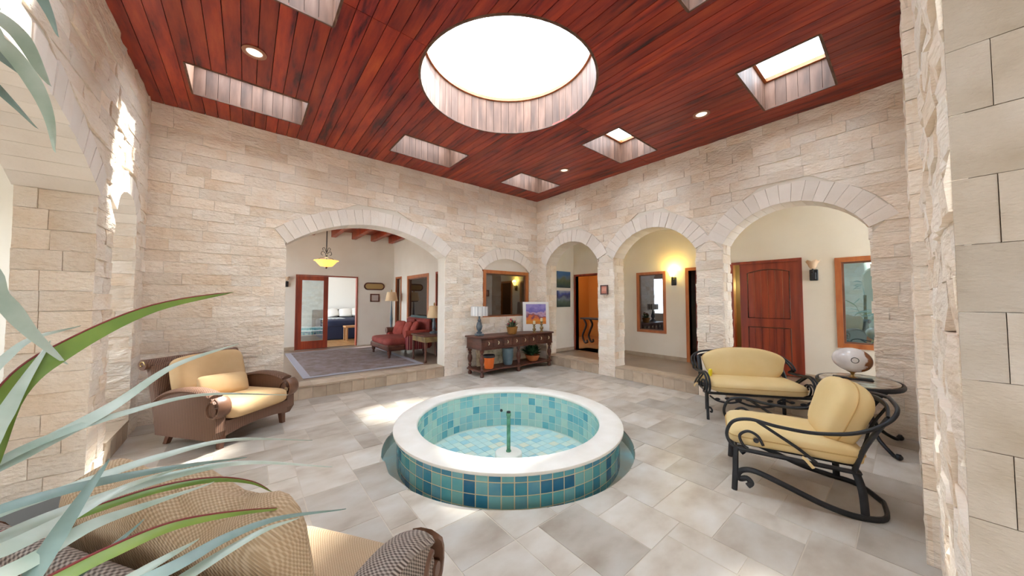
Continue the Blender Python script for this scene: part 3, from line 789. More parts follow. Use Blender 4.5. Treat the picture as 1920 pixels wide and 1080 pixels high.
# ------------------------------------------------------------ fountain
ft = thing('fountain', 'round tiled fountain basin with white stone coping in the courtyard floor', 'fountain', (*FC, 0))
RO, RI, ZT, ZB, ZP = 1.245, 1.048, .184, -.15, -.29
m = MB(); m.lathe([(RO+.003, ZB),(RO+.003, ZT)], 148, cap=False); m.build('basin_core', m_tgrout, ft, True)
m = MB(); m.lathe([(RI-.003, ZP-.02),(RI-.003, ZT)], 124, cap=False); m.build('basin_lining', m_pgrout, ft, True)
m = MB(); m.lathe([(RTR+.003, .0),(RTR+.003, ZB)], 72, cap=False); m.lathe([(RTR+.003, ZB),(RO-.02, ZB)], 72, cap=False); m.build('overflow_trough', m_trough, ft, True)
m = MB(); m.lathe([(RI, ZP-.03),(RI, ZP-.006)], 64); m.build('basin_floor', m_pgrout, ft)
prof = [(RI-.006, .184),(RI-.010, .192),(RI-.008, .210),(RI+.004, .220),(RO+.030, .220),(RO+.044, .212),(RO+.046, .196),(RO+.040, .184),(RI-.006, .184)]
m = MB(); m.lathe(prof, 96, cap=False); m.build('coping', m_coping, ft, True)
rng = random.Random(21)
rest = MB()
def ring_tiles(R, out, n, rows, mt, rest):
    for (z0, z1) in rows:
        for i in range(n):
            a0, a1 = 2*PI*(i+.045)/n, 2*PI*(i+.955)/n
            am = (a0+a1)/2
            toward = math.cos(am)*(-FC[0])+math.sin(am)*(-FC[1])
            R1 = R+(.006 if out else -.006); Rb = R-.012 if out else R+.012
            vs = []
            for rr in (R1, Rb):
                for z in (z0+.0045, z1-.0045):
                    for a in (a0, am, a1): vs.append((rr*math.cos(a), rr*math.sin(a), z))
            fs = [(0,1,4,3),(1,2,5,4),(6,9,10,7),(7,10,11,8),(0,6,7,1),(1,7,8,2),(3,4,10,9),(4,5,11,10),(0,3,9,6),(2,8,11,5)]
            rd = rng.random()
            if (toward > .25 if out else toward < -.25):
                q = MB(); q.add(vs, fs, rd); q.build('tile', mt, ft)
            else: rest.add(vs, fs, rd)
ring_tiles(RO, True, 74, [(ZB, -.092), (-.092, .013), (.013, .118), (.118, ZT)], m_teal, rest)
rest.build('tile_rest_outer', m_teal, ft, kind='stuff')
rest2 = MB(); ring_tiles(RI, False, 62, [(-.29, -.19), (-.19, -.085), (-.085, .02), (.02, .125), (.125, ZT)], m_aqua, rest2)
rest2.build('tile_rest_inner', m_aqua, ft, kind='stuff')
m = MB(); s = .11
for i in range(-10, 10):
    for j in range(-10, 10):
        x0, y0 = i*s+.002, j*s+.002; x1, y1 = x0+s-.004, y0+s-.004
        if max(math.hypot(p, q) for p in (x0, x1) for q in (y0, y1)) < RI: m.box(x0, y0, ZP-.008, x1, y1, ZP, min(1, max(0, .45+.55*math.sin(i*1.7+j*2.3)*rng.random())))
m.build('floor_mosaic', m_poolfl, ft, kind='stuff')
m = MB(); m.lathe([(.155, ZP),(.16, ZP+.03),(.158, ZP+.075),(.145, ZP+.085),(.02, ZP+.087)], 32); m.build('nozzle_plinth', m_coping, ft, True)
m = MB(); m.lathe([(.030, ZP+.08),(.030, ZP+.10),(.022, ZP+.102),(.022, .21),(.028, .215),(.028, .245),(.024, .247)], 16); p = m.build('nozzle_pipe', m_copper, ft, True)
m = MB(); m.lathe([(.024, .246),(.024, .262),(.01, .264)], 12); m.build('nozzle_tip', m_black, p, True)
m = MB(); m.tube([(.555, .865, -.07), (.57, .89, -.07)], .02, 10); m.build('drain_hole', m_black, ft, True)

# ------------------------------------------------------------ wicker armchairs
def wicker_chair(label, loc, rz, wm, cm, scale=1.0, tall=0.0, group='wicker armchairs by the fountain'):
    t = thing('wicker_armchair', label, 'armchair', loc, rz, group, scale)
    W = .48
    side = [(-.40,.13),(.34,.11),(.40,.20),(.395,.34),(.40,.42),(.33,.545),(.18,.585),(0,.60),(-.2,.575),(-.36,.52),(-.44,.46),(-.43,.3)]
    for s in (-1, 1):
        arm = MB(); arm.prism(side, 'x', s*(W-.10), s*W); arm = arm.build('arm', wm, t)
        pts = [(s*(W-.05), y, z+.012) for y, z in [(-.42,.47),(-.3,.55),(-.12,.595),(.06,.605),(.22,.585),(.33,.55)]]
        curl = [(s*(W-.05), .345+(.115-.028*i/6)*math.cos(1.2-i*.42), .445+(.115-.018*i/6)*math.sin(1.2-i*.42)) for i in range(15)]
        MB().tube(crom(pts, 4), .064, 10, flat=(.45, 1.15), up=(0,0,1)).build('arm_cap', wm, arm, True)
        MB().tube(curl, .058, 8, flat=(.34, 1.2), up=None).build('arm_scroll', m_wickd, arm, True)
        MB().tube([(s*(W-.11), .385, .43), (s*(W+.012), .385, .43)], .028, 14).build('scroll_rosette', m_chrome if s < 0 else m_wickd, arm, True)
    b = MB(); mb = Matrix.Translation((0, -.40, .15-.5*tall)) @ Matrix.Rotation(math.radians(13), 4, 'X')
    b.rbox(-W+.02, -.05, 0, W-.02, .05, .74, .02, mb); back = b.build('backrest', wm, t)
    r = mb @ Vector((0, -.02, .745))
    MB().tube([(-W, r.y, r.z), (W, r.y, r.z)], .055, 16).build('top_roll', wm, back, True)
    for s in (-1, 1):
        MB().tube([(s*W, r.y, r.z), (s*(W+.02), r.y, r.z)], .058, 20).build('roll_end_cap', m_wickd, back, True)
        MB().tube([(s*(W+.021), r.y+(.048-.0065*i)*math.cos(i*.9), r.z+(.048-.0065*i)*math.sin(i*.9)) for i in range(7)], .006, 6).build('roll_spiral', m_brass, back, True)
    poly = [(-W+.1,.15),(W-.1,.15),(W-.1,.29),(-W+.1,.29)]
    a = MB(); a.prism([(-W+.1,.29),(-W+.1,.14),(-.2,.17),(0,.18),(.2,.17),(W-.1,.14),(W-.1,.29)], 'y', .33, .40); a.build('front_apron', wm, t)
    MB().box(-W+.1, -.38, .20, W-.1, .33, .28).build('seat_deck', wm, t)
    for sx in (-1, 1):
        for sy in (-1, 1):
            q = MB(); x, y = sx*.36, .33*sy
            q.add([(x-.03,y-.03,.17),(x+.03,y-.03,.17),(x+.03,y+.03,.17),(x-.03,y+.03,.17),(x-.022+sx*.02,y-.022+(sy<0)*-.06,0),(x+.022+sx*.02,y-.022+(sy<0)*-.06,0),(x+.022+sx*.02,y+.022+(sy<0)*-.06,0),(x-.022+sx*.02,y+.022+(sy<0)*-.06,0)], [(0,1,2,3),(7,6,5,4),(0,4,5,1),(1,5,6,2),(2,6,7,3),(3,7,4,0)])
            q.build('leg', m_legwood, t)
    MB().sell((0, .04, .375), (.375, .43, .10), .28, .5).build('seat_cushion', cm, t, True)
    m2 = Matrix.Translation((0, -.27, .44)) @ Matrix.Rotation(math.radians(14), 4, 'X')
    MB().sell((0, 0, .24+tall/2), (.375+tall, .115, .27+tall/2), .45, .35, m=m2, warp=(lambda p: (p.x, p.y, p.z+.03*math.cos(p.x*16))) if tall else None).build('back_cushion', cm, t, True)
    return t
c1 = wicker_chair('brown wicker armchair with sand cushions against the far stone wall', (-.10, 5.20, 0), face_rot(.64, -.76), m_wicker, m_beige)
pl = thing('lumbar_pillow', 'small sand pillow lying on the brown wicker armchair by the stone wall', 'pillow', (-.115, 5.22, .47), face_rot(.64, -.76)-.12)
mp = Matrix.Translation((.06, -.02, .115)) @ Matrix.Rotation(math.radians(24), 4, 'X') @ Matrix.Rotation(math.radians(-4), 4, 'Y')
MB().sell((0, 0, 0), (.255, .07, .125), .85, .26, m=mp, nu=36, nv=20, warp=lambda p: (p.x, p.y*(1-.75*min(1, (abs(p.z)/.125)**3)), p.z)).build('pillow_body', m_beige, pl, True)
c2 = wicker_chair('grey-brown wicker armchair with basket-weave cushions behind the strappy plant, close up', (.118, 1.49, 0), face_rot(.82, .57), m_wickerg, m_beigew, 1.0, .05); c2.scale = (.97, .80, 1.08)

# ------------------------------------------------------------ wrought iron rocker and loveseat
def iron_chair(kind, label, loc, rz, W, yb, group):
    t = thing(kind, label, 'armchair' if W < .4 else 'loveseat', loc, rz, group)
    love = W > .4; sy, sh = (.08, .355) if love else (.01, .425)
    for s in (-1, 1):
        x = s*W
        scr = spiral(.30, .44, .025, .105, -4.2, 3.1-2*PI+PI*.9, 18)       # inner curl of the arm
        for dx in ((-.018, .018) if love else (0,)):
            pts = crom([(x+dx, .20, .405), (x+dx, .235, .475), (x+dx, .30, .50), (x+dx, .355, .455), (x+dx, .335, .385), (x+dx, .30, .36)], 5)
            MB().tube(pts, .011, 8).build('arm_curl', m_iron, t, True)
            arm = crom([(x+dx, .30, .345), (x+dx, .40, .36), (x+dx, .445, .45), (x+dx, .40, .56), (x+dx, .28, .60), (x+dx, .10, .575), (x+dx*1.2, -.12, .57), (x*1.03+dx, yb+.16, .62), (x*1.0+dx, yb, .72)] + ([(x*.75, yb-.08, .80), (0, yb-.12, .83)] if True else []), 6)
            MB().tube(arm, .0135, 8).build('arm_rail', m_iron, t, True)
            MB().tube(crom([(x+dx, .24, .595), (x+dx, .12, .52), (x+dx, -.02, .43), (x+dx*.8, -.12, .35)], 5), .012, 8).build('arm_brace', m_iron, t, True)
        MB().sell((x, .245, .435), (.02, .02, .02), 1, 1, 10, 6).build('curl_boss', m_iron, t, True)
        up = crom([(x*.86, yb-.02, .74), (x*.88, yb+.10, .52), (x*.92, yb+.17, .33)], 5)
        MB().tube(up, .026, 6, flat=(.5, 1.1)).build('back_post', m_iron, t, True)
        MB().tube([(x, .385, .35), (x, .39, .16), (x, .40, .0)], .021, 6, flat=(.8, 1)).build('leg', m_iron, t, True)
        if not love:
            run = crom([(x, .31, .055), (x, .285, .085), (x, .315, .115), (x, .36, .10), (x, .375, .13), (x, .34, .175), (x, .25, .185), (x, .06, .125), (x, -.16, .05), (x*.98, -.34, .02), (x*.75, -.50, .018), (0, -.57, .018)], 5)
            MB().tube(run, .021, 8, flat=(1.05, .7)).build('runner', m_iron, t, True)
            MB().tube(crom([(x*.9, -.34, .33), (x*.92, -.37, .2), (x*.93, -.38, .03)], 4), .024, 6, flat=(.6, 1)).build('rear_strut', m_iron, t, True)
        else:
            MB().tube(crom([(x, .385, .10), (x*.95, .36, .15), (x*.9, .36, .12), (x*.91, .37, .09), (x*.94, .375, .10)], 4), .011, 6).build('leg_curl', m_iron, t, True)
            MB().tube([(x*.80, -.06, .34), (x*.80, -.05, .0)], .021, 6).build('leg', m_iron, t, True)
    fr = [(-W, .38, .345), (W, .38, .345), (W*.92, yb+.14, .325), (-W*.92, yb+.14, .325)]
    MB().tube(fr, .018, 6, closed=True).build('seat_frame', m_iron, t)
    for k in range(4 if not love else 7):
        q = -W+2*W*(k+1)/(5 if not love else 8); MB().tube([(q, .38, .345), (q*.92, yb+.14, .325)], .008, 6).build('seat_slat', m_iron, t)
    MB().tube(crom([(-W*.86, yb-.02, .74), (-W*.45, yb-.06, .79), (0, yb-.07, .805), (W*.45, yb-.06, .79), (W*.86, yb-.02, .74)], 5), .016, 8, flat=(1.3, .7)).build('back_rail', m_iron, t, True)
    for k in range(3):
        q = (-.45+.45*k)*W; MB().tube(crom([(q, yb-.06, .79), (q+.03, yb+.02, .62), (q-.03, yb+.08, .48), (q, yb+.14, .33)], 4), .010, 6).build('back_scroll', m_iron, t, True)
    if love:
        for s in (-1, 1):
            MB().tube(crom([(s*W*.95, .385, .31), (s*W*.8, .385, .25), (s*W*.55, .385, .23), (s*W*.35, .385, .27), (s*W*.42, .385, .31), (s*W*.55, .385, .29)], 6), .012, 6).build('apron_vine', m_iron, t, True)
            for k in range(4):
                q = s*W*(.2+.2*k)
                MB().sell((q, .385, .285-.015*(k % 2)), (.035, .008, .018), 1, 1, 10, 6).build('apron_leaf', m_iron, t, True)
        MB().tube(crom([(-W*.4, .385, .26), (-W*.2, .385, .215), (0, .385, .205), (W*.2, .385, .215), (W*.4, .385, .26)], 5), .014, 6).build('apron_swag', m_iron, t, True)
    # cushions
    sw = W*.93
    seat = MB().sell((0, sy, .425), (sw, sh, .085), .24, .5, 36, 14, warp=lambda p: (p.x, p.y, p.z+.012*math.cos(p.y*4))).build('seat_cushion', m_yellow, t, True)
    loop = [(sw*1.003*math.copysign(abs(math.cos(a))**.24, math.cos(a)), sy+(sh+.003)*math.copysign(abs(math.sin(a))**.24, math.sin(a)), .435) for a in [2*PI*i/60 for i in range(60)]]
    MB().tube(loop, .005, 5, closed=True).build('piping', m_pipe, seat, True)
    mb = Matrix.Translation((0, yb+(.20 if love else .25), .46)) @ Matrix.Rotation(math.radians(13 if love else 19), 4, 'X')
    hb = .25 if not love else .225
    wf = lambda p: (p.x*(.93+.10*min(1, max(-1, p.z/hb))) , p.y*(1.05 if p.z > 0 else 1), p.z-(.10 if love else .06)*max(0, p.z/hb)*(abs(p.x)/sw)**2.2)
    back = MB().sell((0, 0, hb-.005), (sw*.96, .12 if not love else .085, hb), .42, .55, 36, 18, m=mb, warp=wf).build('back_cushion', m_yellow, t, True)
    pts = []
    for i in range(50):
        a = 2*PI*i/50; p = Vector((sw*.965*math.copysign(abs(math.cos(a))**.55, math.cos(a)), 0, hb*1.003*math.copysign(abs(math.sin(a))**.55, math.sin(a))))
        q = Vector(wf(p)); q.y = 0; pts.append(mb @ (q+Vector((0, 0, hb-.005))))
    MB().tube(pts, .005, 5, closed=True).build('piping', m_pipe, back, True)
    for s in (-1, 1):
        MB().tube(crom([(s*W*.99, -.04, .37), (s*W*1.03, -.06, .36), (s*W*1.045, -.10, .31)], 3), .010, 6, flat=(1.3, .5)).build('cushion_tie', m_yellow, t, True)
    return t
rk = iron_chair('iron_rocking_chair', 'black iron rocking chair with yellow cushions nearest the right stone pier', (3.655, .711, 0), face_rot(-.33, .94), .34, -.50, 'black iron garden seats')
lv = iron_chair('iron_loveseat', 'wide black iron loveseat with yellow cushions before the third arch', (5.47, 1.50, 0), face_rot(-.77, -.57), .60, -.24, 'black iron garden seats')
q = lv.matrix_basis @ Vector((.47, .10, .562))
fl = tag(MB().sell((0,0,0), (.03,.022,.05), .6, .6, 14, 8).build('yellow_flask', plain('bright_yellow_plastic', (.85,.72,.02), .4), None, True), 'small bright yellow flask tucked into the corner of the loveseat', 'flask')
fl.location = q

def painting(name, stops, scale, grad=1.0, axis=2, span=(0, .6)):
    m, nt, b = newmat(name); L = nt.links.new
    tc = N(nt, 'ShaderNodeTexCoord'); sp = N(nt, 'ShaderNodeSeparateXYZ'); L(tc.outputs['Object'], sp.inputs[0])
    nz = N(nt, 'ShaderNodeTexNoise'); nz.inputs['Scale'].default_value = scale; nz.inputs['Detail'].default_value = 4; L(tc.outputs['Object'], nz.inputs['Vector'])
    mr = N(nt, 'ShaderNodeMapRange'); mr.inputs['From Min'].default_value = span[0]; mr.inputs['From Max'].default_value = span[1]; L(sp.outputs[axis], mr.inputs[0])
    ad = N(nt, 'ShaderNodeMath', operation='MULTIPLY_ADD'); L(nz.outputs['Fac'], ad.inputs[0]); ad.inputs[1].default_value = .8
    sb = N(nt, 'ShaderNodeMath', operation='SUBTRACT'); L(mr.outputs[0], sb.inputs[0]); sb.inputs[1].default_value = .4; L(sb.outputs[0], ad.inputs[2])
    rp = ramp(nt, stops); L(ad.outputs[0], rp.inputs[0]); L(rp.outputs[0], b.inputs['Base Color']); b.inputs['Roughness'].default_value = .5
    return m
# ------------------------------------------------------------ oval table and egg sculpture
tb = thing('oval_table', 'oval stone-topped side table on scrolled iron legs near the right pier', 'table', (5.37, .40, 0), 0)
def oval(a, b, z0, z1, n=40): return [(a*math.cos(2*PI*i/n), b*math.sin(2*PI*i/n)) for i in range(n)]
MB().prism(oval(.42, .32, 0, 0), 'z', .665, .680).build('top_inlay', mat('mottled_stone_top', [(.3,(.20,.13,.08)),(.5,(.42,.33,.24)),(.7,(.60,.54,.46))], scale=9, rough=.2), tb)
m = MB(); ov = oval(.44, .34, 0, 0); m.tube([(x, y, .655) for x, y in ov], .025, 8, closed=True, flat=(1, .6), up=(0,0,1)); m.build('top_rim', m_iron, tb, True)
for sx in (-1, 1):
    for sy in (-1, 1):
        MB().tube(crom([(sx*.30, sy*.22, .64), (sx*.18, sy*.13, .5), (sx*.10, sy*.08, .33), (sx*.18, sy*.14, .14), (sx*.30, sy*.24, .035), (sx*.36, sy*.28, .03), (sx*.36, sy*.285, .065)], 6), .018, 8).build('leg', m_iron, tb, True)
        MB().sell((sx*.36, sy*.285, .035), (.03, .03, .03), 1, 1, 12, 8).build('foot_ball', m_iron, tb, True)
MB().tube([(.10*math.cos(a), .08*math.sin(a), .33) for a in [2*PI*i/24 for i in range(24)]], .010, 6, closed=True).build('leg_ring', m_iron, tb, True)
eg = thing('egg_sculpture', 'mottled marble egg sculpture on a dark stand atop the oval table', 'sculpture', (5.37, .44, .681), face_rot(-.98, -.20))
m_egg = painting('marbled_white_stone', [(0,(.20,.06,.02)),(.20,(.26,.09,.03)),(.25,(.74,.69,.66)),(.5,(.82,.79,.78)),(.8,(.66,.62,.61)),(1,(.80,.78,.77))], 9, axis=0, span=(-.17,.17)); m_egg.node_tree.nodes['Principled BSDF'].inputs['Roughness'].default_value = .12
me = Matrix.Translation((0, 0, .222)) @ Matrix.Rotation(math.radians(-12), 4, 'Y')
eb = MB().sell((0, 0, 0), (.168, .135, .135), 1, 1, 40, 20, m=me, warp=lambda p: (p.x, p.y*(1-.25*p.x), p.z*(1-.25*p.x))).build('egg', m_egg, eg, True)
MB().tube([me @ Vector((-.005+.03*math.cos(a), .1325, .012+.03*math.sin(a))) for a in [2*PI*i/28 for i in range(28)]], .0035, 6, closed=True).build('inlaid_ring', m_black, eb, True)
MB().lathe([(.05,.02),(.022,.03),(.012,.05),(.02,.075),(.05,.092)], 20).build('stem', m_brass, eg, True)
MB().rbox(-.16, -.05, 0, .16, .05, .022, .006).build('stand', m_black, eg)

# ------------------------------------------------------------ console table and what stands on it
ct = thing('console_table', 'long carved dark walnut console table below the niche window', 'table', (4.75, 5.81, 0))
LX, LY, TZ = 1.03, .28, .82
MB().rbox(-LX-.04, -LY-.03, TZ-.035, LX+.04, LY+.03, TZ, .012).build('table_top', m_console, ct)
MB().box(-LX, -LY, .57, LX, LY, TZ-.035).build('apron', m_console, ct)
MB().rbox(-LX-.012, -LY-.012, .555, LX+.012, LY+.012, .578, .008).build('apron_moulding', m_console, ct)
n = 8; w = (2*LX-.06)/n
for i in range(n):
    a = -LX+.03+i*w
    dr = MB().rbox(a+.008, -LY-.016, .60, a+w-.008, -LY+.01, TZ-.05, .008).build('drawer', m_console, ct)
    cx = a+w/2
    MB().tube([(cx+.026*math.cos(q), -LY-.024, .69+.034*math.sin(q)) for q in [PI*.5-PI*j/10 for j in range(11)]], [.002+.006*math.sin(PI*j/10) for j in range(11)], 6).build('crescent_pull', m_candle, dr, True)
    for k in range(5): MB().tube([(a+.022+k*.006, -LY-.018, .615), (a+.022+k*.006, -LY-.018, .765)], .0022, 4).build('reeding', m_console, dr)
pr = [(.028,.0),(.042,.012),(.044,.05),(.03,.065),(.03,.10),(.048,.105),(.048,.15),(.025,.165),(.02,.185),(.034,.21),(.022,.235),(.034,.27),(.050,.335),(.046,.385),(.026,.43),(.036,.45),(.022,.47),(.034,.50),(.046,.515),(.046,.56)]
for x in (-LX+.05, 0, LX-.05):
    for y in (-LY+.05, LY-.05): MB().lathe(pr, 16, (x, y, 0)).build('leg', m_console, ct, True)
k = 30; pl_ = []
for i in range(k+1):
    x = -LX+2*LX*i/k; pl_.append((x, -LY+.01+.07*math.sin(PI*abs(x)/LX)**2))
MB().prism(pl_+[(LX, LY), (-LX, LY)], 'z', .105, .135).build('lower_shelf', m_console, ct)

lp = thing('table_lamp', 'blue-grey baluster lamp with striped drum shade at the console end', 'lamp', (3.90, 5.88, TZ))
MB().rbox(-.075, -.075, 0, .075, .075, .045, .008).build('base', m_pewter, lp)
MB().lathe([(.058,.045),(.062,.075),(.035,.09),(.03,.10),(.055,.14),(.068,.20),(.052,.27),(.03,.31),(.04,.33),(.03,.35),(.018,.37),(.022,.41),(.010,.43),(.008,.50)], 24).build('baluster', m_pewter, lp, True)
m_strshade = stripes('striped_shade', [(0,(.72,.70,.68)),(.28,(.14,.15,.17)),(.36,(.62,.60,.58)),(.52,(.30,.31,.33)),(.60,(.76,.74,.72)),(.82,(.40,.41,.43)),(.88,(.7,.68,.66))], 13, 0, .7)
m = MB(); m.lathe([(.185,.425),(.185,.625)], 40, cap=False); m.lathe([(.180,.625),(.180,.425)], 40, cap=False); m.build('shade', m_strshade, lp, True)

pi_ = thing('canvas_picture', 'white-bordered painting of orange hills and violet sky leaning on the console', 'picture', (5.585, 5.88, TZ+.002), math.radians(-33))
mt_ = Matrix.Rotation(math.radians(-6), 4, 'X')
MB().rbox(-.33, -.012, 0, .33, .012, .72, .004, mt_).build('mount_board', m_white, pi_)
m_hills = painting('orange_hill_painting', [(0,(.50,.12,.015)),(.3,(.78,.30,.03)),(.45,(.70,.16,.05)),(.56,(.20,.06,.10)),(.68,(.55,.35,.48)),(.8,(.16,.13,.45)),(1,(.30,.25,.55))], 7, span=(.1, .58))
m = MB(); m.box(-.25, -.015, .17, .25, -.011, .665, 0, mt_); m.build('painted_image', m_hills, pi_)

pb = thing('flower_basket', 'amber basket of mixed flowers standing mid-console', 'basket', (4.68, 5.72, TZ))
MB().lathe([(.085,0),(.10,.02),(.13,.16),(.135,.165),(.12,.16),(.09,.10)], 20).build('basket', m_basket, pb, True)
def foliage(m, n, c, r, h, L, rng, up=.4):
    for i in range(n):
        a = rng.uniform(0, 2*PI); e = rng.uniform(.2, 1.4); p0 = Vector(c)+Vector((rng.uniform(-r, r)*.5, rng.uniform(-r, r)*.5, rng.uniform(0, h*.4)))
        d = Vector((math.cos(a)*math.cos(e), math.sin(a)*math.cos(e), math.sin(e)*(.6+up))); p2 = p0+d*L*rng.uniform(.6, 1.1); s = d.cross(Vector((0,0,1)))
        s = (s.normalized() if s.length > 1e-4 else Vector((1,0,0)))*L*.13
        mid = (p0+p2)/2+Vector((0,0,L*.06))
        m.add([p0, mid-s, p2, mid+s], [(0,1,2),(0,2,3)], rng.random())
rng = random.Random(3)
m = MB(); foliage(m, 90, (0,0,.14), .11, .12, .17, rng); m.build('foliage', mat('sage_leaf', [(.3,(.05,.10,.05)),(.7,(.18,.24,.15))], scale=9, rough=.6), pb, kind='stuff')
for i, (x, y, z, c) in enumerate([(-.02,0,.30,(.28,.02,.03)),(.03,-.05,.27,(.32,.03,.03)),(.07,.0,.31,(.62,.55,.40)),(-.07,-.03,.28,(.50,.20,.10)),(.10,-.04,.25,(.60,.52,.36)),(-.11,.0,.23,(.30,.05,.06)),(.0,.05,.33,(.34,.03,.04))]):
    MB().sell((x, y, z), (.026, .026, .02), 1, 1, 10, 6).build('blossom', plain('petal_%d' % i, c, .7), pb, True)
def candle(label, x, y, h):
    t = thing('candle_holder', label, 'candle holder', (x, y, TZ), 0, 'candle holders on the console')
    s = h/.26
    MB().lathe([(.055,0),(.055,.012*s),(.03,.03*s),(.022,.05*s),(.045,.09*s),(.042,.115*s),(.018,.14*s),(.022,.165*s),(.036,.185*s),(.018,.205*s),(.03,.24*s),(.045,.25*s),(.045,.26*s)], 20).build('stem', m_holder, t, True)
    MB().lathe([(.03,.26*s),(.03,.26*s+.075),(.012,.26*s+.08)], 16).build('candle', m_candle, t, True)
candle('shorter gilded candle holder with ivory candle before the hill painting', 5.28, 5.63, .20)
candle('taller gilded candle holder with ivory candle before the hill painting', 5.53, 5.64, .255)
# on the lower shelf
SZ = .135
p1 = thing('orange_pot', 'glossy orange pot with black rim on the console lower shelf', 'pot', (4.03, 5.70, SZ))
MB().lathe([(.08,0),(.095,.01),(.115,.20),(.12,.24)], 24).build('pot_body', m_orange, p1, True); MB().lathe([(.121,.235),(.128,.24),(.128,.285),(.115,.29),(.10,.27)], 24).build('rim', m_black, p1, True)
pf = tag(MB().rbox(-.44, -.012, 0, .44, .012, .36, .004, Matrix.Rotation(math.radians(-8), 4, 'X')).build('floral_panel', m_floral), 'faded floral canvas panel leaning behind pots under the console', 'panel'); pf.location = (4.36, 6.0, SZ+.003)
pj = thing('blue_jar', 'blue-grey glazed jar under the middle of the console', 'jar', (4.62, 5.80, SZ))
MB().lathe([(.085,0),(.10,.02),(.125,.18),(.13,.30),(.11,.34)], 24).build('jar_body', m_blue, pj, True); MB().lathe([(.112,.335),(.135,.34),(.135,.365),(.11,.37),(.10,.33)], 24).build('rim', m_blue, pj, True)
pg = thing('fern_bowl', 'terracotta bowl of dark green fern under the console end', 'planter', (5.36, 5.78, SZ))
MB().lathe([(.11,0),(.13,.02),(.175,.13),(.18,.14),(.15,.13)], 24).build('bowl', m_terra, pg, True)
m = MB(); foliage(m, 170, (0,.04,.12), .20, .2, .27, rng, .2); m.build('fern', m_plant, pg, kind='stuff')
# ------------------------------------------------------------ lamps and sconces
def point(name, loc, power, color, r=.05, parent=None):
    l = bpy.data.lights.new(name, 'POINT'); l.energy = power; l.color = color; l.shadow_soft_size = r
    o = bpy.data.objects.new(name, l); COL.objects.link(o); o.location = loc
    if parent is not None: o.parent = parent
    return o
def pendant(label, loc, ztop, r=.245, power=40):
    t = thing('pendant_lamp', label, 'pendant lamp', loc)
    MB().lathe([(r*.12,-.13),(r*.5,-.12),(r*.72,-.06),(r*.88,-.01),(r*1.02,.0),(r,.012),(r*.84,.005),(r*.66,-.05),(r*.45,-.10),(.02,-.11)], 28, cap=False).build('glass_bowl', m_amber, t, True)
    MB().lathe([(.004,-.175),(.018,-.165),(.022,-.145),(.012,-.13)], 12).build('finial', m_iron, t, True)
    MB().tube([(0,0,-.12), (0,0,ztop-loc[2])], .011, 8).build('rod', m_iron, t)
    for k in range(3):
        a = 2*PI*k/3+.4; c, s = math.cos(a), math.sin(a)
        f = lambda q, z: (c*q, s*q, z)
        sc_ = MB().tube(crom([f(r*.86, .005), f(r*.6, .06), f(.03, .08), f(.02, .16), f(.09, .22), f(.12, .16), f(.08, .13)], 5), .007, 6).build('scroll', m_iron, t, True)
        MB().tube(crom([f(.01, .20), f(.05, .30), f(.09, .28), f(.07, .24)], 5), .006, 6).build('scroll_tip', m_iron, sc_, True)
    point('pendant_light', (0, 0, .03), power, (1, .78, .45), .1, t)
    return t
pendant('amber glass bowl pendant hanging in the lounge seen through the wide arch', (1.385, 8.3, 2.465), 3.62, .245, 12)
pendant('amber bowl pendant hanging in the dim room behind the niche window', (4.95, 8.2, 2.12), 3.2, .26, 14)
def sconce(label, P, u, v, lit, power=10, s=1.0):
    t = thing('wall_sconce', label, 'sconce', P(u, v, 0), 0, 'wall sconces')
    d = Vector(P(0, 0, 1))-Vector(P(0, 0, 0)); e = Vector(P(1, 0, 0))-Vector(P(0, 0, 0)); z = Vector((0, 0, 1))
    M_ = Matrix((e.to_4d(), d.to_4d(), z.to_4d(), Vector((0,0,0,1)))).transposed(); M_[3][0] = M_[3][1] = M_[3][2] = 0; M_[0][3] = M_[1][3] = M_[2][3] = 0
    M_ = M_ @ Matrix.Scale(s, 4)
    MB().rbox(-.055, 0, -.10, .055, .03, .09, .008, M_).build('backplate', m_iron, t)
    MB().rbox(-.035, .03, -.085, .035, .075, .04, .008, M_).build('arm_block', m_iron, t)
    MB().tube([M_ @ Vector(p) for p in crom([(0,.05,.02),(0,.09,.05),(0,.10,.10)], 4)], .012, 8).build('arm', m_iron, t, True)
    m = MB(); k = 24; prof = [(.03,.10),(.05,.13),(.062,.17),(.085,.215),(.10,.235)]
    vs = []; fs = []
    for (r, zz) in prof:
        for i in range(k):
            a = 2*PI*i/k; rr = r*(1+.10*math.cos(6*a)*(zz-.10)/.135); vs.append(M_ @ Vector((rr*math.cos(a), .10+rr*math.sin(a)*.9, zz+.014*math.cos(6*a)*(zz-.10)/.135)))
    for j in range(len(prof)-1):
        for i in range(k): fs.append((j*k+i, j*k+(i+1)%k, (j+1)*k+(i+1)%k, (j+1)*k+i))
    m.add(vs, fs); m.build('glass_cup', m_bulb if lit else m_frost, t, True)
    if lit: point('sconce_light', M_ @ Vector((0, .12, .24)), power, (1, .74, .18), .05, t)
    return t
sconce('lit wall sconce glowing yellow beyond the second arch', PG, 3.415, 2.02, True, 5.5)
sconce('unlit sconce with frosted cup beside the mahogany door', PG, 1.04, 2.02, False)
sconce('small unlit sconce on the lounge wall left of the glazed door', PLB, .84, 2.02, False, s=.8)
sconce('lit sconce on the dim room wall behind the niche window', PY(10.1), 6.05, 1.95, True, 14)
vb = tag(MB().sell((9.75, 2.19, 1.92), (.07, .07, .07), 1, 1, 16, 10).build('vanity_globe', m_bulb, None, True), 'glowing globe lamp inside the room behind the mahogany door', 'lamp')
point('vanity_light', (9.5, 2.15, 1.95), 25, (1, .75, .25), .08)
vc = thing('vanity_cabinet', 'dark vanity cabinet with yellow-lit counter behind the mahogany door', 'cabinet', (9.6, 1.8, ST))
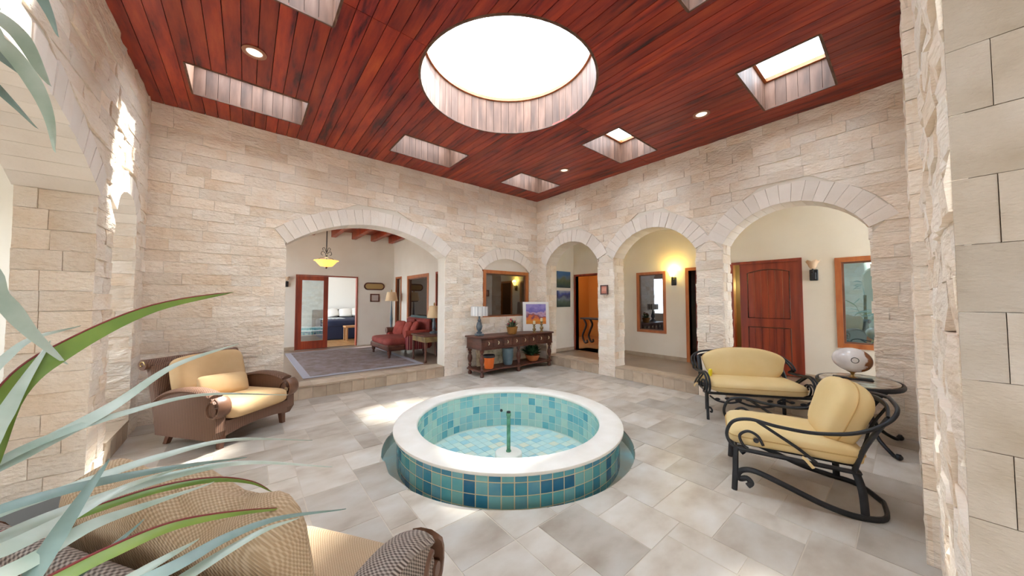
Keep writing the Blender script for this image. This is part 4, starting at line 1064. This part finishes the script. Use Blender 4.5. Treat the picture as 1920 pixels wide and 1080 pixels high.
MB().box(-.28, -.75, 0, .29, .48, .78).build('body', m_console, vc); MB().rbox(-.31, -.76, .78, .29, .49, .83, .01).build('counter', plain('honey_counter', (.62,.42,.12), .3), vc)
point('den_light', (9.3, 6.7, 2.5), 11, (1, .62, .25), .2)
for k, (x, y) in enumerate(((.008, 4.271), (4.858, 1.768), (4.858, 4.293))):
    lab = ['round recessed downlight between the two leftmost skylights', 'round recessed downlight beside the tall right wall', 'round recessed downlight near the far ceiling corner'][k]
    t = thing('recessed_light', lab, 'ceiling light', (x, y, H), 0, 'recessed ceiling lights')
    MB().lathe([(.105,0),(.105,-.008),(.075,-.012),(.072,.0)], 28, cap=False).build('trim_ring', plain('copper_trim', (.34,.14,.08), .4), t, True)
    MB().lathe([(.001,-.004),(.05,-.006),(.07,-.002)], 24, cap=False).build('lens', m_lens, t, True)

# ------------------------------------------------------------ pictures
def picture(name, label, P, u0, u1, v0, v1, fw, fm, im, group=None):
    t = thing(name, label, 'picture', P((u0+u1)/2, v0, 0), 0, group)
    off = Vector(t.location); Q = lambda u, v, d: Vector(P(u, v, d))-off
    if fw: frame4(MB(), Q, u0, u1, v0, v1, fw, .028, .002).build('frame', fm, t)
    boxP(MB(), Q, u0+fw, u1-fw, v0+fw, v1-fw, .018 if fw else .03, .002).build('canvas', im, t)
    return t
m_sea1 = painting('blue_coast_painting', [(0,(.02,.05,.07)),(.3,(.06,.10,.06)),(.5,(.12,.13,.08)),(.65,(.10,.16,.22)),(.8,(.04,.12,.28)),(1,(.05,.14,.30))], 5, span=(0, .43))
m_sea2 = painting('blue_bay_painting', [(0,(.03,.06,.05)),(.3,(.08,.12,.09)),(.5,(.16,.20,.24)),(.65,(.05,.06,.16)),(.8,(.06,.09,.30)),(1,(.35,.38,.45))], 5, span=(0, .45))
PN = PY(5.95)
picture('landscape_painting', 'upper unframed blue coast painting inside the first arch', PN, 6.40, 6.925, 1.92, 2.36, 0, None, m_sea1, 'coast paintings in the gallery')
picture('landscape_painting', 'lower unframed blue bay painting inside the first arch', PN, 6.40, 6.915, 1.40, 1.84, 0, None, m_sea2, 'coast paintings in the gallery')
m_small = painting('red_print', [(0,(.45,.10,.06)),(.5,(.70,.32,.22)),(1,(.55,.16,.10))], 22, span=(0, .2))
picture('small_picture', 'tiny dark-framed red picture on the stone pier between arches', PX(XB-.045), 3.985, 4.165, 1.70, 1.90, .025, m_console, m_small)
picture('small_picture', 'small dark-framed picture below the oval plaque on the lounge wall', PLB, 2.996, 3.273, 1.53, 1.78, .035, m_console, plain('pale_print', (.50,.40,.36), .6))
pq = thing('oval_plaque', 'long oval woven wall plaque on the lounge wall', 'plaque', (3.12, 10.65, 2.015))
def capsule(a, b, n=12): return [(a-b+b*math.cos(t), b*math.sin(t)) for t in [-PI/2+PI*i/n for i in range(n+1)]]+[(-a+b+b*math.cos(t), b*math.sin(t)) for t in [PI/2+PI*i/n for i in range(n+1)]]
MB().prism(capsule(.31, .118), 'y', -.02, -.002).build('rim_board', m_console, pq)
MB().prism(capsule(.27, .08), 'y', -.026, -.018).build('centre_weave', plain('straw_weave', (.40,.26,.10), .8, bump=.3, bscale=90), pq)

# ------------------------------------------------------------ lounge furniture
rg = thing('area_rug', 'large faded lilac-brown rug on the lounge floor', 'rug', (1.85, 8.4, ST))
MB().rbox(-1.05, -1.72, .0, 1.15, 1.75, .010, .003).build('rug_border', m_rugedge, rg); MB().rbox(-.93, -1.60, .002, 1.03, 1.63, .0125, .002).build('rug_field', m_rug, rg)
ch = thing('chaise_sofa', 'brick-red chaise sofa with striped skirt on the lounge rug', 'sofa', (3.1, 8.33, ST+.013), PI/2)   # local y = -x world
MB().rbox(-.66, -.45, .16, .66, .55, .30, .03).build('seat_base', m_console, ch)
MB().sell((0, .06, .36), (.64, .50, .10), .22, .5, 36, 12).build('seat_cushion', m_red, ch, True)
for s in (-1, 1):
    MB().rbox(s*.66-.08, -.45, .16, s*.66+.08, .12, .52, .03).build('arm', m_redstripe if s < 0 else m_red, ch)
    MB().tube([(s*.66, -.45, .54), (s*.66, .14, .54)], .085, 14).build('arm_roll', m_redp if s < 0 else m_console, ch, True)
    for y in (-.38, .48): MB().lathe([(.02,0),(.035,.03),(.025,.05),(.045,.10),(.045,.17)], 14, (s*.60, y, 0)).build('leg', m_console, ch, True)
MB().rbox(-.70, -.56, .16, .70, -.42, .88, .05).build('backrest', m_red, ch)
MB().rbox(-.72, -.585, .80, .72, -.56, .94, .01).build('back_rail', plain('dark_teal_wood', (.03,.06,.06), .5), ch)
for k, (x, y, z, rx, rz, mt_, lab) in enumerate([(.40, -.12, .62, 22, 14, m_redp, 'rust-red square pillow at the far end of the chaise'), (.05, -.20, .62, 22, -6, m_redp, 'rust-red square pillow in the middle of the chaise'), (-.36, -.22, .64, 20, -16, m_redp, 'larger rust-red pillow beside the striped chaise arm'), (.18, -.33, .68, 14, 3, m_red, 'dark red pillow standing behind the other chaise pillows')]):
    p = thing('red_pillow', lab, 'pillow', ch.matrix_basis @ Vector((x, y, z)), PI/2+math.radians(rz), 'red pillows on the chaise')
    MB().sell((0,0,0), (.21, .08, .19), .85, .3, 32, 18, m=Matrix.Rotation(math.radians(rx), 4, 'X'), warp=lambda p: (p.x, p.y*(1-.7*min(1, (abs(p.z)/.19)**3)), p.z)).build('pillow_body', mt_, p, True)
et = thing('end_table', 'dark wooden end table beside the chaise in the lounge', 'table', (3.34, 7.03, ST+.001))
MB().rbox(-.34, -.38, .56, .34, .38, .595, .008).build('table_top', m_console, et); MB().box(-.31, -.35, .44, .31, .35, .56).build('apron', mat('patinated_apron', [(.3,(.10,.06,.03)),(.7,(.30,.20,.07))], scale=6, rough=.5), et)
for sx in (-1, 1):
    for sy in (-1, 1): MB().lathe([(.018,0),(.028,.03),(.02,.06),(.026,.30),(.032,.44)], 12, (sx*.29, sy*.33, 0)).build('leg', m_console, et, True)
def shade_lamp(name, label, loc, zs, zr, hs, r0, r1):
    t = thing(name, label, 'lamp', loc)
    MB().lathe([(.10,0),(.10,.03),(.04,.06),(.03,zs*.25),(.05,zs*.35),(.03,zs*.45),(.045,zs*.6),(.025,zs*.8),(.012,zs),(.010,zr+hs)], 18).build('column', m_pewter, t, True)
    m = MB(); m.lathe([(r0, zr), (r1, zr+hs)], 28, cap=False); m.lathe([(r1-.005, zr+hs), (r0-.005, zr)], 28, cap=False); m.build('shade', m_shade, t, True)
    MB().lathe([(.008, zr+hs),(.02, zr+hs+.03),(.012, zr+hs+.06),(.002, zr+hs+.08)], 12).build('finial', m_brass, t, True)
    return t
shade_lamp('table_lamp', 'dark lamp with parchment shade on the end table by the arch', (3.43, 7.08, ST+.596), .36, .36, .28, .165, .115)
shade_lamp('floor_lamp', 'dark column lamp with parchment shade in the far lounge corner', (3.42, 9.95, ST+.013), 1.30, 1.33, .27, .185, .13)
# bedroom
bd = thing('bed', 'bed with navy spread seen through the lounge doorway', 'bed', (3.05, 13.6, ST))
MB().rbox(-.95, -1.0, .0, .95, 1.05, .50, .03).build('bed_skirt', m_navy, bd); MB().sell((0, 0, .56), (.97, 1.05, .14), .2, .4, 32, 10).build('bedspread', m_navy, bd, True)
MB().sell((-.55, -.1, .66), (.38, .5, .06), .3, .5, 24, 8).build('throw', mat('patterned_throw', [(.4,(.10,.13,.17)),(.55,(.62,.66,.68))], scale=12, rough=.9), bd, True)
MB().rbox(-1.05, 1.05, .0, 1.05, 1.12, 1.0, .03).build('headboard', m_black, bd)
for k, x in enumerate((-.45, .05, .5)):
    p = thing('white_pillow', ['leftmost white pillow against the dark headboard', 'middle white pillow against the dark headboard', 'rightmost white pillow against the dark headboard'][k], 'pillow', (3.05+x, 13.6+.70, ST+.86), 0, 'white bed pillows')
    MB().sell((0,0,0), (.25, .10, .17), .85, .35, 28, 16, m=Matrix.Rotation(math.radians(-25), 4, 'X') @ Matrix.Rotation(.2*(k-1), 4, 'Y')).build('pillow_body', m_white, p, True)
bn = thing('wooden_bench', 'plain wooden bench at the foot of the navy bed', 'bench', (3.15, 12.15, ST))
m_pine = plain('honey_pine', (.36,.18,.07), .5)
MB().rbox(-.55, -.2, .44, .55, .2, .50, .01).build('seat', m_pine, bn)
for sx in (-1, 1):
    for sy in (-1, 1): MB().rbox(sx*.50-.03, sy*.16-.03, 0, sx*.50+.03, sy*.16+.03, .44, .006).build('leg', m_pine, bn)
# den
dt = thing('scroll_leg_table', 'dark table with scrolled legs in the amber room beyond the first arch', 'table', (8.25, 5.95, ST))
MB().rbox(-.22, -.55, .78, .22, .55, .83, .01).build('table_top', m_black, dt)
for sx in (-1, 1):
    for sy in (-1, 1): MB().tube(crom([(sx*.15, sy*.46, .79), (sx*.15, sy*.36, .62), (sx*.15, sy*.44, .42), (sx*.15, sy*.50, .25), (sx*.15, sy*.42, .08), (sx*.15, sy*.33, .09), (sx*.15, sy*.34, .16)], 6), .032, 8).build('leg', m_black, dt, True)
hg = thing('hanging_ornament', 'long dark ornament hanging on the amber wall', 'ornament', (10.27, 6.95, 1.6))
MB().tube([(0, 0, .75), (0, 0, .2)], .02, 6).build('cord', m_black, hg); MB().lathe([(.02,-.4),(.08,-.25),(.06,0),(.10,.1),(.03,.22)], 14).build('body', m_console, hg, True)

# ------------------------------------------------------------ strappy potted plant by the left arch
pt = thing('strap_leaf_plant', 'tall potted plant with long strappy leaves at the photo edge', 'potted plant', (-.62, .92, 0))
MB().lathe([(.17,0),(.19,.02),(.23,.40),(.25,.42),(.25,.46),(.22,.46),(.20,.40)], 28).build('pot', m_terra, pt, True)
MB().lathe([(.205,.40),(.19,.42),(.02,.43)], 20).build('soil', plain('potting_soil', (.05,.03,.02), .95), pt, True)
MB().tube(crom([(0,0,.40), (.02,.01,.8), (.05,.03,1.15), (.04,.02,1.75)], 5), [.045]*10+[.035]*6, 10).build('stem', mat('stem_bark', [(.3,(.16,.10,.05)),(.7,(.26,.20,.10))], scale=9, rough=.8), pt, True)
org = Vector((-.62, .92, 0))
def leaf(points, width, mt_, edge=False, root=(.03, .02, 1.0), tw=0.0):
    (u0, v0, r0), (u1, v1, r1) = points[:2]
    if v0 > 600: points = [(u0-260, v0+(v0-v1)*1.1+90, r0*.97)] + list(points)
    P = [Vector(root)] + [at_dist(u, v, r*(.80 if sum(q[1] for q in points)/len(points) > 930 else 1))-org for (u, v, r) in points]
    C = crom(P, 7); n = len(C)
    m = MB(); me_ = MB(); vs = []
    for i, p in enumerate(C):
        t = (C[min(i+1, n-1)]-C[max(i-1, 0)]).normalized()
        view = (p+org-EYEP).normalized()
        side = t.cross(view); side = side.normalized() if side.length > 1e-5 else Vector((1,0,0))
        nrm = side.cross(t)
        side = (side*math.cos(.5+tw)+nrm*math.sin(.5+tw))
        s = i/(n-1); w = .62*width*(.35+.65*min(1, s*2.2))*(1 if s < .62 else max(0, (1-s)/.38)**.75)
        up = side.cross(t).normalized()
        vs += [p-side*w, p+up*w*.22, p+side*w, p+up*(w*.22-.004)]
    fs = []
    for i in range(n-1):
        a, b = i*4, (i+1)*4
        for q in ((0,1),(1,2),(2,3),(3,0)): fs.append((a+q[0], a+q[1], b+q[1], b+q[0]))
    m.add(vs, fs, random.random()); o = m.build('leaf', mt_, pt, True)
    if edge: MB().tube([vs[i*4+(2)] for i in range(n)], [.0022]*(n-2)+[.0012, .0005], 5).build('leaf_margin', m_leafedge, o, True)
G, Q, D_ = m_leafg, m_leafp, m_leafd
leaf([(-60,930,1.15),(20,740,1.2),(130,652,1.26),(290,578,1.34),(438,548,1.42)], .032, G, True, tw=-.25)
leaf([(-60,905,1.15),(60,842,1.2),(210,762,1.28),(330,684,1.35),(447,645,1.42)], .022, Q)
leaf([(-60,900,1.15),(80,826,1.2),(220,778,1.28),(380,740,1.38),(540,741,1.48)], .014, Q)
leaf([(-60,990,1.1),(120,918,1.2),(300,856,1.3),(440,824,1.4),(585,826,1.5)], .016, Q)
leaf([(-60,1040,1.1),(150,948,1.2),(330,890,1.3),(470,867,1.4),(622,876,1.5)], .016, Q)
leaf([(-60,980,1.1),(100,925,1.15),(250,890,1.25),(370,870,1.32),(462,858,1.4)], .013, D_, root=(.03,.02,.85))
leaf([(-40,1160,.95),(100,1090,1.0),(210,1035,1.06),(330,985,1.14),(450,962,1.22),(545,953,1.3)], .017, G, True, root=(.03,.02,.75))
leaf([(60,1180,.95),(200,1120,1.0),(330,1060,1.06),(430,1005,1.14),(530,970,1.22),(648,955,1.3)], .018, D_, root=(.05,.02,.7))
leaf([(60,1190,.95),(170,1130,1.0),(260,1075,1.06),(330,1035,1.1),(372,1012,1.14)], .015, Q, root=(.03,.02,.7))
leaf([(-20,1190,.95),(60,1080,1.0),(120,985,1.06),(170,910,1.12),(205,862,1.16)], .019, D_, root=(.03,.02,.7))
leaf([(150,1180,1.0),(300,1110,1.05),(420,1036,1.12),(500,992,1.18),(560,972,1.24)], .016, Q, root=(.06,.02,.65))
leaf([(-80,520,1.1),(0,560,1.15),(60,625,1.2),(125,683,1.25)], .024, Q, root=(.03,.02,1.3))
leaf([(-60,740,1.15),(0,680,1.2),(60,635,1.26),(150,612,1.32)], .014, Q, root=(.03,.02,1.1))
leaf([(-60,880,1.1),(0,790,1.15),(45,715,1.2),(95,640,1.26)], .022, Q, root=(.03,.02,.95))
leaf([(-40,1020,1.2),(140,968,1.26),(290,920,1.32),(400,900,1.38),(470,905,1.42),(508,922,1.46)], .012, G, True, root=(.03,.02,.9))
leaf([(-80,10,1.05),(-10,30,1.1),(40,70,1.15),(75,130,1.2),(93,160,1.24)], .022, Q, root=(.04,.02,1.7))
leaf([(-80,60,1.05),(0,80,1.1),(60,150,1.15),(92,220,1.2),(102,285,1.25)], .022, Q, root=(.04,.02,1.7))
leaf([(-60,-60,1.05),(10,-60,1.1),(60,-30,1.15),(90,20,1.2),(108,68,1.25)], .020, D_, root=(.04,.02,1.75))
leaf([(-80,60,1.05),(-30,80,1.1),(0,105,1.15),(30,130,1.2),(42,142,1.22)], .012, D_, root=(.04,.02,1.65))
leaf([(-80,110,1.05),(-30,140,1.1),(0,170,1.15),(35,205,1.2),(68,240,1.25)], .012, D_, root=(.04,.02,1.6))
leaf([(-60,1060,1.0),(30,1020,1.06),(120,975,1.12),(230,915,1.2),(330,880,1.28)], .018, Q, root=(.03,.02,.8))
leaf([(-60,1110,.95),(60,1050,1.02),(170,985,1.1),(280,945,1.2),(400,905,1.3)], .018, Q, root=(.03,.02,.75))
leaf([(20,1180,.95),(110,1100,1.0),(180,1050,1.06),(270,975,1.12)], .016, D_, root=(.04,.02,.7))
